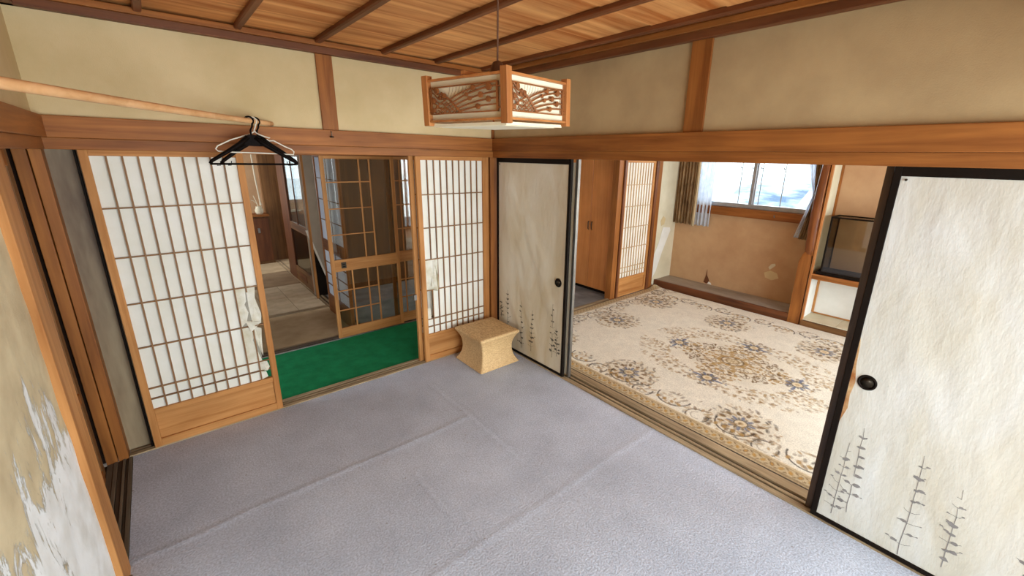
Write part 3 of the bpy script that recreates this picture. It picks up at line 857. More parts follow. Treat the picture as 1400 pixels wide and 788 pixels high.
def fusuma(n, y0, y1, x, label, paper, amp, seed, pull, branches, fr=0.026, plain=False):
    """door in the plane x, from y0 (north edge) to y1 (south edge)"""
    root = thing('door_%d' % n, (x, y0, 0), label, 'sliding door', None, 'structure')
    zt = 1.775
    piece('stile', x-0.004, x+0.020, y0-fr, y0, 0.012, zt, LACQ, root)
    piece('stile', x-0.004, x+0.020, y1, y1+fr, 0.012, zt, LACQ_B if plain else LACQ, root)
    piece('rail', x-0.004, x+0.020, y1+fr, y0-fr, 1.736, zt, LACQ, root)
    piece('rail', x-0.004, x+0.020, y1+fr, y0-fr, 0.012, 0.034, LACQ, root)
    ya, yb_ = y0-fr, y1+fr
    def f(u, v):
        y = ya+(yb_-ya)*u; z = 0.034+1.702*v
        e = min(1, min(u, 1-u)*8)*min(1, min(v, 1-v)*10)
        p = Vector((seed, (y*1.9-z*0.95)*1.7, (z*0.8+y*0.9)*0.75))
        d = noise.noise(p)+0.4*noise.noise(p*2.7)+0.15*noise.noise(p*6)
        return (x+0.002-amp*e*max(-0.25, d), y, z)
    build('paper', MB().grid(f, 50, 90), paper, root, smooth=True)
    if pull:
        py, pz = pull
        px_ = f((py-ya)/(yb_-ya), (pz-0.034)/1.702)[0]-0.002
        pl = build('finger_pull', MB().lathe([(0.037, 0.010), (0.037, -0.001), (0.034, -0.004), (0.029, -0.003), (0.027, 0.001), (0.0, 0.001)], (px_, py, pz), 'x', 28), LACQ, root, smooth=True)
        tag(pl, 'round black finger pull')
        build('pull_dish', MB().lathe([(0.025, 0.0), (0.0, -0.0005)], (px_, py, pz), 'x', 24), BRONZE, pl, smooth=True)
    for i, (by, z0, z1, ln) in enumerate(branches):
        branch(root, by, z0, z1, seed*31+i, None, ln, (lambda yy, zz: f((yy-ya)/(yb_-ya), (zz-0.034)/1.702)[0]-0.0012), INK1 if n == 9 else GREYINK)
    if n == 10:
        sp = [(ya-0.0005, 1.02), (ya-0.006, 0.98), (ya-0.010, 0.88), (ya-0.022, 0.80), (ya-0.014, 0.73), (ya-0.018, 0.66), (ya-0.004, 0.60), (ya-0.0005, 0.58)]
        build('rust_stain', MB().prism(sp, 'x', x+0.0005, x+0.0015), mat_noise('rust_stain', (160, 98, 52), (204, 170, 124), 16, bump=0.0), root)
    for by in (y0-fr-0.018,):
        build('corner_nail', MB().lathe([(0.005, 0.0), (0.004, -0.006), (0.0, -0.007)], (x, by, 1.722), 'x', 10), BRONZE, root)
    return root
fusuma(9, -0.048, -0.962, 0.006, 'cream sliding door with buckled stained paper in black frame, right of the stool', FUS1, 0.020, 3, (-0.868, 0.817),
       [(-0.205, 0.18, 0.59, 0.02), (-0.412, 0.08, 0.53, 0.02), (-0.555, 0.10, 0.49, 0.0), (-0.818, 0.14, 0.62, 0.01), (-0.115, 0.30, 0.46, 0.05), (-0.878, 0.17, 0.42, 0.05)])
fusuma(10, -2.806, -3.715, 0.006, 'large pale sliding door in the right foreground, grey branches painted low', FUS2, 0.007, 8, (-2.896, 0.816),
       [(-2.892, 0.07, 0.49, 0.0), (-2.945, 0.12, 0.59, 0.03), (-3.160, 0.04, 0.57, 0.02), (-3.300, 0.09, 0.49, 0.03), (-3.52, 0.10, 0.52, 0.02)])
# doors parked behind them
f3 = thing('door_11', (0.045, -0.10, 0), 'sliding door parked behind the stained one, only its grey edge showing', 'sliding door', None, 'structure')
piece('stile', 0.040, 0.066, -1.000, -0.974, 0.010, 1.775, METAL, f3)
piece('stile', 0.040, 0.066, -0.13, -0.10, 0.010, 1.775, LACQ, f3)
piece('paper', 0.046, 0.060, -0.974, -0.13, 0.03, 1.75, FUS1, f3, 0)
f4 = thing('door_12', (0.045, -2.80, 0), 'sliding door parked behind the branch painted one, worn dark edge showing', 'sliding door', None, 'structure')
piece('stile', 0.040, 0.066, -2.800, -2.772, 0.010, 1.775, LACQ_B, f4)
piece('stile', 0.040, 0.066, -3.70, -3.67, 0.010, 1.775, LACQ_B, f4)
piece('paper', 0.046, 0.060, -3.67, -2.80, 0.03, 1.75, FUS2, f4, 0)

# ------------------------------------------------------------------ rug room
sbox('wall_north', 2.86, 3.45, 0.15, 0.25, 0.0, 2.5, PL_CREAM, 'cream plaster side wall of the alcove, flaking near the floor')
sbox('wall_north', 0.12, 2.9, 0.125, 0.25, Z1, 2.5, PL_TAN)
trim(0.10, 3.0, 0.11, 0.26, 1.7745, Z1, W_BEAM['X'], 'lintel on the far side of the rug room')
trim(2.735, 2.79, 0.10, 0.24, 0, 1.79, W_DARK['Z'], 'dark post between lattice screen and alcove wall')
trim(2.795, 2.90, 0.12, 0.24, 0, 1.79, W_BEAM['Z'], 'orange post at the alcove corner')
trim(1.965, 2.055, 0.12, 0.215, 0, 1.79, W_BEAM['Z'], 'post between wardrobe opening and lattice screen')
trim(2.06, 2.095, 0.10, 0.20, 0, 1.79, W_DARK['Z'])
sill('wooden sill before the wardrobe', 'X', 0.16, 2.07, 0.098, [(0.018, 0.005, SL['X']), (0.015, -0.002, GR['X']), (0.020, 0.006, SL['X']), (0.03, 0.008, SL['X'])])
ds, _ = shoji(13, 2.100, 2.730, 2.130, 2.692, 0.115, 'narrow bright paper lattice screen in the rug room', LM=woods('backlit_lattice', (184, 148, 104), (214, 184, 142)))  # lattice wood lightened, the strong backlight is put into its colour
def flake(name, pts, axis, c, t, mat, parent=None):
    return build(name, MB().prism(pts, axis, c-t, c), mat, parent)
sbox('wall_east', 3.42, 3.52, -1.80, 0.2, 0.0, 1.205, PL_BROWN, 'sand coloured alcove wall under the window')
sbox('wall_east', 3.42, 3.52, 0.02, 0.25, 1.2, 2.5, PL_BROWN)
sbox('wall_east', 3.42, 3.52, -1.80, -1.60, 1.2, 2.5, PL_BROWN)
sbox('wall_east', 3.42, 3.52, -1.80, 0.2, 2.25, 2.5, PL_BROWN)
sbox('ceiling', 0.12, 3.55, YS, 0.25, 2.50, 2.56, W_CEIL, 'board ceiling of the rug room')
# alcove platform
sbox('trim_90', 3.0, 3.03, -1.66, 0.15, -0.01, 0.098, W_DARK['Y'], 'dark front edge of the alcove step', 0.002)
sbox('trim_91', 3.03, 3.42, -1.80, 0.15, 0.0, 0.092, mat_noise('alcove_board', (140, 132, 122), (176, 166, 152), 4, stretch=(1, .3, 1)), 'grey brown board floor of the alcove')
# damage on the alcove wall
RAW = mat_plain('bare_brown_wattle', (110, 66, 38), 0.9)
wE = [o for o in bpy.data.objects if o.name.startswith('wall_east') and o.get('label', '').startswith('sand')][0]
flake('plaster_gash', [(-.40, .115), (-.415, .17), (-.425, .22), (-.432, .31), (-.44, .22), (-.47, .17), (-.485, .125), (-.44, .10)], 'x', 3.4185, 0.003, RAW, wE)
flake('plaster_flake', [(-.46, .10), (-.475, .135), (-.50, .125), (-.52, .10)], 'x', 3.418, 0.006, PL_WHITE, wE)
flake('plaster_flake', [(-1.22, .50), (-1.25, .545), (-1.29, .56), (-1.30, .535), (-1.27, .50), (-1.24, .47)], 'x', 3.418, 0.004, PL_CREAM, wE)
flake('plaster_flake', [(-1.18, .42), (-1.25, .46), (-1.33, .44), (-1.36, .38), (-1.28, .34), (-1.20, .36)], 'x', 3.4187, 0.0015, PL_TAN, wE)
wN = [o for o in bpy.data.objects if o.get('label', '').startswith('cream plaster side')][0]
flake('plaster_flake', [(2.90, .11), (2.92, .45), (3.02, .62), (3.10, .86), (3.28, .84), (3.30, .80), (3.14, .50), (3.02, .22), (2.93, .11)], 'y', 0.1485, 0.003, PL_WHITE, wN)
flake('plaster_flake', [(3.02, .95), (3.08, 1.02), (3.14, .98), (3.12, .90), (3.05, .88)], 'y', 0.1485, 0.002, PL_TAN, wN)

# east window
win = thing('window_4', (3.45, -0.8, 1.26), 'bright sliding window of the alcove with grille rods outside', None, None, 'structure')
piece('sill_board', 3.36, 3.50, -1.66, 0.06, 1.092, 1.200, W_BEAM['Y'], win)
piece('window_frame', 3.405, 3.475, -1.60, 0.02, 1.205, 1.258, ALU, win)
piece('window_frame', 3.40, 3.47, -1.60, 0.02, 2.20, 2.25, ALU, win)
for ya in (-1.60, -0.02):
    piece('window_stile', 3.40, 3.47, ya, ya+0.04, 1.258, 2.2, ALU, win)
piece('window_stile', 3.425, 3.455, -0.885, -0.845, 1.258, 2.2, ALU, win)
piece('window_stile', 3.450, 3.470, -0.90, -0.86, 1.258, 2.2, ALU, win)
piece('pane', 3.438, 3.442, -0.85, -0.02, 1.258, 2.2, GLASS, win, 0)
piece('pane', 3.455, 3.459, -1.56, -0.88, 1.258, 2.2, GLASS, win, 0)
for y in (-0.668, -0.815, -0.925, -1.188):
    r = build('grille_rod', MB().tube([(3.52, y, 1.24), (3.52, y, 2.2)], 0.0055), METAL, win, smooth=True)
    build('rod_hook', MB().tube([(3.515, y, 1.71), (3.50, y+0.012, 1.70), (3.505, y+0.02, 1.72)], 0.006), BRONZE, r)
tag(build('window_catch', MB().tube([(3.355, -1.20, 1.16), (3.35, -1.21, 1.13)], 0.007), METAL, win))

# curtains
CURT_B = mat_noise('brown_figured_curtain', (104, 78, 52), (168, 138, 100), 14, bump=0.2, stretch=(1, 1, .35))
CURT_E = mat_noise('cream_curtain_edge', (196, 176, 140), (214, 196, 160), 6)
SHEER = mat_paper('sheer_curtain', (224, 230, 240), (242, 245, 250), 0.55, 12)
def drape(name, label, cat, ya, yb_, zb, x, folds, amp, mat, zt=2.28, shear=0.0, nv=12):
    root = thing(name, (x, (ya+yb_)/2, zb), label, cat)
    def f(u, v):
        y = ya+(yb_-ya)*u+shear*(1-v)
        z = zb+(zt-zb)*v+0.006*math.sin(u*folds*PI*1.3)*(1-v)
        ph = folds*2*PI*u
        return (x+amp*math.sin(ph)+0.3*amp*math.sin(ph*0.37+v*2), y+0.006*math.cos(ph), z)
    build('cloth', MB().grid(f, folds*12, nv), mat, root, smooth=True, solid=0.001)
    return root
c1_ = drape('curtain', 'brown patterned curtain gathered at the left side of the alcove window', 'curtain', 0.13, -0.185, 0.915, 3.335, 7, 0.020, CURT_B)
build('cream_hem', MB().grid(lambda u, v: (3.325+0.008*math.sin(u*9), -0.150-0.045*u, 0.90+1.37*v), 10, 8), CURT_E, c1_, smooth=True, solid=0.001)
tag(drape('curtain', 'white sheer curtain beside the brown one at the window', 'curtain', -0.190, -0.400, 0.915, 3.350, 4, 0.014, SHEER))
def tied(name, label, ya, yb_, wa, wb, ba, bb, x, folds, mat, zb):
    root = thing(name, (x, -1.57, zb), label, 'curtain')
    def f(u, v):
        z = 2.28+(zb-2.28)*v
        t = max(0, min(1, (2.28-z)/(2.28-1.45)))
        if z > 1.42:
            k = t*t; a = ya+(wa-ya)*k; b = yb_+(wb-yb_)*k
        else:
            k = (1.42-z)/(1.42-zb); a = wa+(ba-wa)*k; b = wb+(bb-wb)*k
        return (x+0.012*math.sin(folds*2*PI*u), a+(b-a)*u, z)
    build('cloth', MB().grid(f, folds*10, 28), mat, root, smooth=True, solid=0.001)
    return root
tied('curtain', 'sheer curtain pulled aside against the alcove pillar', -1.44, -1.60, -1.575, -1.63, -1.46, -1.58, 3.33, 4, SHEER, 0.93)
tied('curtain', 'brown curtain bunched behind the alcove pillar', -1.54, -1.66, -1.60, -1.66, -1.52, -1.63, 3.30, 4, CURT_B, 0.92)

# alcove pillar: squared below, bark-faced and bowed above
pil = thing('alcove_pillar', (3.0, -1.73, 0), 'natural log pillar of the alcove, bowed above and squared off below', 'pillar')
def ringpts(z, cx, cy, rx, ry, sq, n=20):
    out = []
    for k in range(n):
        t = 2*PI*k/n+PI/4
        c, s_ = math.cos(t), math.sin(t)
        m = 1/max(abs(c), abs(s_))
        r = (1-sq)+sq*m
        out.append((cx+rx*c*r, cy+ry*s_*r, z))
    return out
def loft(rings):
    mb = MB(); n = len(rings[0])
    for r in rings: mb.v += r
    for i in range(len(rings)-1):
        for k in range(n):
            k2 = (k+1) % n
            mb.f.append((i*n+k, i*n+k2, (i+1)*n+k2, (i+1)*n+k))
    mb.f.append(tuple(range(n))[::-1]); mb.f.append(tuple((len(rings)-1)*n+k for k in range(n)))
    return mb
build('squared_base', loft([ringpts(z, 3.05, -1.722, 0.052, 0.060-0.0*z, 0.95) for z in (-0.01, 0.4, 0.72)]+[ringpts(0.80, 3.052, -1.728, 0.046, 0.050, 0.6), ringpts(0.86, 3.056, -1.735, 0.036, 0.036, 0.2)]), W_BEAM['Z'], pil)
W_BARK = mat_wood('bark_face_wood', (96, 52, 24), (148, 88, 46), 'Z', rough=0.4)
rs = []
for i in range(22):
    z = 0.78+i*(2.5-0.78)/21
    bow = 0.020*math.sin((z-0.8)*2.6)
    rad = 0.050+0.006*math.sin((z-0.7)*3.1+0.4)+0.004*noise.noise(Vector((0, 0, z*4)))
    if z < 0.84: rad *= 0.72
    rs.append(ringpts(z, 3.055, -1.745+bow-0.02*(z-0.8)*0.5, rad, rad*1.05, 0.12))
build('bowed_trunk', loft(rs), W_BARK, pil, smooth=True)
# pale cut face strip on its right
mbf = MB()
def cutf(u, v):
    z = 0.80+(1.78-0.80)*v
    bow = 0.020*math.sin((z-0.8)*2.6)
    y = -1.768+bow*0.8-0.012*(z-0.8)
    w = 0.034*(1-0.75*v)
    return (3.005+0.014*u*u+0.004, y-w*u, z)
build('cut_face', MB().grid(cutf, 4, 20), W_LAMP['Z'], pil, smooth=True, solid=0.004)
trim(2.995, 3.03, -1.815, -1.793, 0.0, 1.80, W_LAMP['Z'], 'slim pale upright right of the pillar')

# right-hand recess with shelf, cubby and display case
RX = 3.335
sbox('wall_recess_back', RX, RX+0.06, -3.0, -1.80, 0.59, 2.5, PL_BROWN, 'tan back wall of the shelf recess')
sbox('wall_recess_back', RX, RX+0.06, -3.0, -1.80, 0.0, 0.59, PL_WHITE, 'white back wall of the low cubby')
sbox('wall_recess_side', 3.03, RX, -1.802, -1.782, 0.59, 2.5, PL_CREAM, 'cream side wall of the shelf recess')
sbox('wall_recess_side', 3.03, RX, -1.802, -1.782, 0.0, 0.59, PL_WHITE, 'white side wall of the low cubby')
sbox('wall_recess_south', 3.0, 3.5, -3.05, -2.98, 0, 2.5, PL_TAN)
sbox('wall_east', 3.42, 3.52, YS, -3.0, 0, 2.5, PL_TAN)
trim(RX-0.022, RX, -1.824, -1.802, 0.09, 0.545, W_DOOR['Z'], 'thin upright in the back corner of the cubby', 0.001)
trim(RX-0.012, RX, -1.826, -1.802, 0.61, 2.4, W_BEAM['Z'], 'thin upright in the back corner above the shelf', 0.001)
trim(RX-0.012, RX, -2.98, -1.824, 0.082, 0.096, W_DOOR['Y'], None, 0.001)
sh = thing('recess_shelf', (3.0, -1.8, 0.55), 'orange wooden shelf board across the recess beneath the display case', 'shelf')
piece('shelf_board', 3.0, RX, -2.98, -1.804, 0.553, 0.610, W_BEAM['Y'], sh)
piece('shelf_lip', 2.992, 3.0, -2.98, -1.804, 0.600, 0.612, W_LAMP['Y'], sh)
trim(2.985, 3.02, -2.98, -1.80, -0.01, 0.066, W_BROWN['Y'], 'front edge of the cubby floor')
cf = S(sbox('floor', 3.02, RX, -2.98, -1.80, 0.0, 0.070, W_GROOVE['Y']), 'pale plank floor of the low cubby')
for ya in (-1.803, -2.13, -2.46, -2.79):
    piece('plank', 3.0, RX-0.002, max(ya-0.325, -2.978), ya, 0.070, 0.079, PL_CREAM, cf, 0.001)
case = thing('display_case', (3.17, -2.2, 0.61), 'black framed glass display case on the recess shelf', 'display case')
cx0, cx1, cy0, cy1, cz0, cz1 = 3.025, 3.31, -2.50, -1.875, 0.612, 1.245
piece('base', cx0-0.008, cx1, cy0-0.008, cy1+0.035, cz0, cz0+0.035, LACQ, case)
for y in (cy0, cy1-0.016):
    for x in (cx0, cx1-0.016):
        piece('post', x, x+0.016, y, y+0.016, cz0+0.035, cz1-0.016, LACQ, case)
for x in (cx0, cx1-0.016):
    piece('top_rail', x, x+0.016, cy0, cy1, cz1-0.016, cz1, LACQ, case)
for y in (cy0, cy1-0.016):
    piece('top_rail', cx0+0.016, cx1-0.016, y, y+0.016, cz1-0.016, cz1, LACQ, case)
piece('pane', cx0+0.006, cx0+0.009, cy0+0.016, cy1-0.016, cz0+0.035, cz1-0.016, GLASS_D, case, 0)
piece('pane', cx0+0.016, cx1-0.016, cy1-0.010, cy1-0.007, cz0+0.035, cz1-0.016, GLASS_D, case, 0)
piece('pane', cx0+0.016, cx1-0.016, cy0+0.016, cy1-0.016, cz1-0.009, cz1-0.006, GLASS_D, case, 0)

# ------------------------------------------------------------------ rug with woven pattern
def make_rug():
    x0, x1, y0, y1 = 0.195, 2.965, -3.66, 0.105
    st_ = 0.0065
    nx, ny = int((x1-x0)/st_), int((y1-y0)/st_)
    X, Y = np.meshgrid(np.linspace(x0, x1, nx+1), np.linspace(y0, y1, ny+1), indexing='ij')
    C = np.zeros(X.shape+(3,))
    base = np.array(lin((236, 231, 216)))
    C[:] = base
    rs_ = np.random.RandomState(5)
    # soft mottling of worn pile
    g = rs_.rand(60, 80)
    ui = (X-x0)/(x1-x0)*58; vi = (Y-y0)/(y1-y0)*78
    i0 = ui.astype(int); j0 = vi.astype(int); fu = ui-i0; fv = vi-j0
    mott = (g[i0, j0]*(1-fu)*(1-fv)+g[i0+1, j0]*fu*(1-fv)+g[i0, j0+1]*(1-fu)*fv+g[i0+1, j0+1]*fu*fv)
    C *= (0.93+0.12*mott)[..., None]
    BR = np.array(lin((124, 98, 64))); GO = np.array(lin((176, 142, 86))); BL = np.array(lin((104, 114, 140)))
    DK = np.array(lin((70, 62, 56))); LT = np.array(lin((226, 210, 178))); BG = np.array(lin((190, 168, 130)))
    def win_(cx, cy, r):
        a = max(0, int((cx-r-x0)/(x1-x0)*nx)); b = min(nx+1, int((cx+r-x0)/(x1-x0)*nx)+2)
        c = max(0, int((cy-r-y0)/(y1-y0)*ny)); d = min(ny+1, int((cy+r-y0)/(y1-y0)*ny)+2)
        return slice(a, max(a, b)), slice(c, max(c, d))
    def paint(sl, m, col, al=1.0):
        if m.size == 0: return
        m = (np.clip(m, 0, 1)*al)[..., None]
        C[sl] = C[sl]*(1-m)+col*m
    def soft(d, e=0.004): return np.clip(0.5-d/e, 0, 1)
    def ell(cx, cy, a, b, ang, col, al=1.0, ring=0):
        sl = win_(cx, cy, max(a, b)+0.02)
        dx, dy = X[sl]-cx, Y[sl]-cy
        u = dx*math.cos(ang)+dy*math.sin(ang); v = -dx*math.sin(ang)+dy*math.cos(ang)
        rr_ = np.sqrt((u/a)**2+(v/b)**2)
        d = (rr_-1)*min(a, b)
        if ring: d = np.abs(d)-ring
        paint(sl, soft(d), col, al)
    def arc(cx, cy, r, t0, t1, w, col, al=0.9):
        n = max(4, int(abs(t1-t0)*r/0.008))
        for i in range(n+1):
            t = t0+(t1-t0)*i/n
            ell(cx+r*math.cos(t), cy+r*math.sin(t), w, w, 0, col, al)
    def flower(cx, cy, s, n=8, rot=0.0, rich=True):
        for k in range(n):
            t = rot+2*PI*k/n
            ell(cx+s*1.15*math.cos(t), cy+s*1.15*math.sin(t), s*0.42, s*0.20, t, BL, 0.85)
            t2 = t+PI/n
            ell(cx+s*1.0*math.cos(t2), cy+s*1.0*math.sin(t2), s*0.28, s*0.16, t2, DK, 0.7)
        ell(cx, cy, s*0.8, s*0.8, 0, DK, 0.8)
        ell(cx, cy, s*0.64, s*0.64, 0, LT, 1)
        ell(cx, cy, s*0.3, s*0.3, 0, GO, 0.6)
    def spray(cx, cy, R, n, seed, rin=0.0, fx=1.0, fy=1.0, al=0.75):
        r2 = random.Random(seed)
        for i in range(n):
            a = 2*PI*(i+0.3*r2.random())/n*1.0; q = rin+(R-rin)*math.sqrt(r2.random())
            ell(cx+fx*q*math.cos(a), cy+fy*q*math.sin(a), r2.uniform(0.014, 0.028), r2.uniform(0.007, 0.012), a+r2.choice((0, PI/2, 0.7)), r2.choice((BR, GO, BG, BR, DK)), al*r2.uniform(0.5, 1.0))
    cx, cy = 1.44, -1.74
    def sym(f, dx, dy):
        s = {(dx, dy), (-dx, dy), (dx, -dy), (-dx, -dy)}
        for (a, b) in sorted(s): f(cx+a, cy+b, 1 if a >= 0 else -1, 1 if b >= 0 else -1)
    # faint tan grounds under the motif groups
    for k in range(9):
        q = 1-k*0.1
        ell(cx, cy, 0.50*q, 0.56*q, 0, BG, 0.05)
        for dx, dy in ((0.92, 0.48), (0.0, 1.33), (0.92, 1.42)):
            sym(lambda x, y, sx, sy: ell(x, y, 0.25*q, 0.25*q, 0, BG, 0.05), dx, dy)
    # diamond field of leaves round the centre
    r3 = random.Random(11)
    for i in range(13):
        for j in range(13):
            u = (i+r3.random())/13; v = (j+r3.random())/13
            if u+v < 1.0:
                dx, dy = 0.50*u, 0.56*v
                col = r3.choice((GO, BR, GO, BR)); a = r3.uniform(0, 3.1); al = r3.uniform(0.6, 1.0)
                if r3.random() < 0.95:
                    ring = 0.0035 if r3.random() < 0.45 else 0
                    sz = r3.uniform(0.017, 0.030)
                    sym(lambda x, y, sx, sy: ell(x, y, sz, sz*0.6, a*sx*sy, col, al, ring), dx, dy)
    for q in range(14):
        t = 2*PI*q/14
        ell(cx+0.105*math.cos(t), cy+0.115*math.sin(t), 0.026, 0.016, t+PI/2, GO, 0.8)
    ell(cx, cy, 0.085, 0.095, 0, BR, 0.85, 0.007); ell(cx, cy, 0.06, 0.07, 0, BG, 0.8); ell(cx, cy, 0.05, 0.055, 0, BR, 0.7, 0.004)
    for q in range(8):
        t = 2*PI*q/8+.2
        ell(cx+0.03*math.cos(t), cy+0.034*math.sin(t), 0.012, 0.008, t, LT, 0.9)
    # lighter leaf haze outside the diamond
    r4 = random.Random(21)
    for i in range(330):
        t = r4.uniform(0, PI/2); q = r4.uniform(0.62, 0.95)
        dx, dy = q*0.72*math.cos(t), q*0.95*math.sin(t)
        col = r4.choice((BG, GO, BG, BR)); al = r4.uniform(0.3, 0.75); a = r4.uniform(0, PI); sz = r4.uniform(0.011, 0.021)
        if dx < 0.62 and (dx > 0.12): sym(lambda x, y, sx, sy: ell(x, y, sz, sz*0.6, a*sx*sy, col, al), dx, dy)
    for dx, dy in ((0.47, 0.0), (0.0, 0.54)):
        def ff(x, y, sx, sy):
            spray(x, y, 0.15, 44, int(x*100)); flower(x, y, 0.060)
            for s in (-1, 1):
                ox, oy = (0, s*0.10) if dx else (s*0.10, 0)
                ell(x+ox, y+oy, 0.035 if not dx else 0.014, 0.014 if not dx else 0.035, 0, BL, 0.8)
                ell(x+ox*1.6, y+oy*1.6, 0.014, 0.010, 0.6, BL, 0.6)
        sym(ff, dx, dy)
    # rosettes toward the rug's edges
    def rosette(x, y, sx, sy):
        spray(x, y, 0.25, 130, int(abs(x*37+y*91)), 0.06)
        for k in range(12):
            t = 2*PI*k/12
            ell(x+0.13*math.cos(t), y+0.13*math.sin(t), 0.026, 0.014, t, BR, 0.85)
            if k % 2 == 0: arc(x+0.15*math.cos(t), y+0.15*math.sin(t), 0.025, t, t+PI*1.1, 0.004, BR, 0.6)
        flower(x, y, 0.062, 8, 0.2)
    for dx, dy in ((0.92, 0.48), (0.0, 1.33), (0.92, 1.42)):
        sym(rosette, dx, dy)
    # scrolls along the long sides and ends
    def scroll(x, y, sx, sy):
        arc(x, y, 0.080, 0, 2*PI*0.82, 0.006, DK, 0.8)
        arc(x, y, 0.045, 0.5, 2*PI*0.6, 0.004, BR, 0.6)
        spray(x, y, 0.11, 20, int(abs(x*53+y*17)))
    L = -1.08
    yy = -1.05
    for k in range(-3, 3):
        y = -1.05-0.47*0-0.93*k*0.5
    for k in range(8):
        y = -0.10-0.4675*k
        for x in (0.375, 2.72):
            scroll(x, y, 1, 1)
            arc(x+(0.10 if x < 1 else -0.10), y-0.23, 0.13, PI*0.5 if x < 1 else -PI/2, PI*1.5 if x < 1 else PI/2, 0.006, DK, 0.85)
            spray(x+(0.07 if x < 1 else -0.07), y-0.23, 0.10, 22, k*7+int(x))
            for m in range(4):
                ell(x+(0.02 if x < 1 else -0.02), y-0.13-0.06*m, 0.022, 0.014, 0.3*m, GO, 0.85)
    for k in range(7):
        x = 0.35+0.4*k
        for y in (-0.10, -3.42):
            scroll(x, y, 1, 1)
            arc(x+0.2, y+(-0.09 if y > -1 else 0.09), 0.11, 0 if y > -1 else PI, PI if y > -1 else 2*PI, 0.006, DK, 0.8)
            spray(x+0.2, y+(-0.05 if y > -1 else 0.05), 0.12, 26, k*13+3)
    # gold border band with ovals, thin guard lines
    def band(mask, col, al): 
        C[mask] = C[mask]*(1-al)+col*al
    dW = X-x0; dN = y1-Y; dS = Y-y0; dE = x1-X
    dm = np.minimum(np.minimum(dW, dN), dS)
    band(dm < 0.115, np.array(lin((192, 170, 130))), 0.85)
    band((dm > 0.112) & (dm < 0.124), np.array(lin((232, 220, 194))), 0.9)
    band((dm > 0.124) & (dm < 0.130), BR, 0.5)
    band((dm > 0.012) & (dm < 0.020), BR, 0.5)
    band((dm > 0.090) & (dm < 0.097), BR, 0.5)
    for k in range(72):
        y = y0+0.03+0.0525*k
        ell(x0+0.055, y, 0.020, 0.013, 0.5 if k % 2 else -0.5, GO if k % 3 else BR, 0.8)
        ell(x0+0.055, y, 0.012, 0.007, 0.5 if k % 2 else -0.5, np.array(lin((196, 150, 80))), 0.9)
        ell(x0+0.078, y+0.026, 0.012, 0.006, 0.9, BR, 0.8); ell(x0+0.034, y+0.026, 0.012, 0.006, -0.9, BR, 0.8)
    for k in range(52):
        x = x0+0.03+0.0525*k
        for yc in (y1-0.055, y0+0.055):
            ell(x, yc, 0.013, 0.020, 0.4, GO, 0.8); ell(x+0.026, yc+0.022, 0.006, 0.012, .7, BR, 0.8); ell(x+0.026, yc-0.022, 0.006, 0.012, -.7, BR, 0.8)
    # a few small stains and fallen dark leaves in the pile
    r5 = random.Random(2)
    for i in range(60):
        ell(r5.uniform(0.5, 2.6), r5.uniform(-3.2, -0.3), r5.uniform(0.008, 0.018), r5.uniform(0.004, 0.007), r5.uniform(0, PI), r5.choice((BL, BR, BG)), 0.6)
    # height
    Z = 0.010+0.002*np.sin(X*7+Y*3)*np.cos(Y*5)
    # rucked corner by the alcove
    dd = np.sqrt((X-2.93)**2+(Y-0.09)**2)
    Z = Z+0.035*np.exp(-(dd/0.07)**2)
    Z = Z-0.006*(dm < 0.008)
    me = bpy.data.meshes.new('rug')
    nvt = (nx+1)*(ny+1)
    co = np.stack([X, Y, Z], -1).reshape(-1, 3)
    me.vertices.add(nvt); me.vertices.foreach_set('co', co.astype(np.float32).ravel())
    idx = np.arange(nvt).reshape(nx+1, ny+1)
    q = np.stack([idx[:-1, :-1], idx[1:, :-1], idx[1:, 1:], idx[:-1, 1:]], -1).reshape(-1, 4)
    me.loops.add(q.size); me.loops.foreach_set('vertex_index', q.ravel().astype(np.int32))
    me.polygons.add(len(q)); me.polygons.foreach_set('loop_start', np.arange(0, q.size, 4, dtype=np.int32))
    me.polygons.foreach_set('use_smooth', np.ones(len(q), dtype=bool))
    me.update(calc_edges=True)
    at = me.color_attributes.new('pattern', 'FLOAT_COLOR', 'POINT')
    cc = np.ones((nvt, 4), dtype=np.float32); cc[:, :3] = C.reshape(-1, 3)
    at.data.foreach_set('color', cc.ravel())
    me.materials.append(mat_attr('rug_pile'))
    o = bpy.data.objects.new('rug', me); COL.objects.link(o)
    tag(o, 'large cream rug with brown and blue floral pattern, gold border', 'rug')
    return o
make_rug()

# ------------------------------------------------------------------ woven stool
def stool():
    root = thing('woven_stool', (-0.285, -0.285, 0), 'square woven rush stool with pinched waist in the corner', 'stool')
    hw, H = 0.208, 0.312
    prof = [(0.0, 0.0), (0.004, 0.0)]
    rings = []
    n = 18
    def ring(hw_, z, rad=0.012):
        out = []
        for cx, cy, a0 in ((1, 1, 0), (-1, 1, 90), (-1, -1, 180), (1, -1, 270)):
            for k in range(4):
                t = math.radians(a0+30*k)
                out.append((cx*(hw_-rad)+rad*math.cos(t), cy*(hw_-rad)+rad*math.sin(t), z))
        return out
    rings.append(ring(hw-0.010, 0.001))
    for i in range(n+1):
        v = i/n; z = 0.008+(H-0.030)*v
        waist = 0.047*(1-abs(2*v-1)**2.2)
        rings.append(ring(hw-waist, z))
    build('woven_body', loft(rings), STOOLM, root, smooth=False, local=True)
    top = [ring(hw, H-0.024), ring(hw+0.002, H-0.014), ring(hw-0.002, H-0.006), ring(hw-0.010, H-0.001), ring(hw-0.06, H+0.002)]
    build('woven_top', loft(top), STOOLM, root, smooth=False, local=True)
    return root
stool()

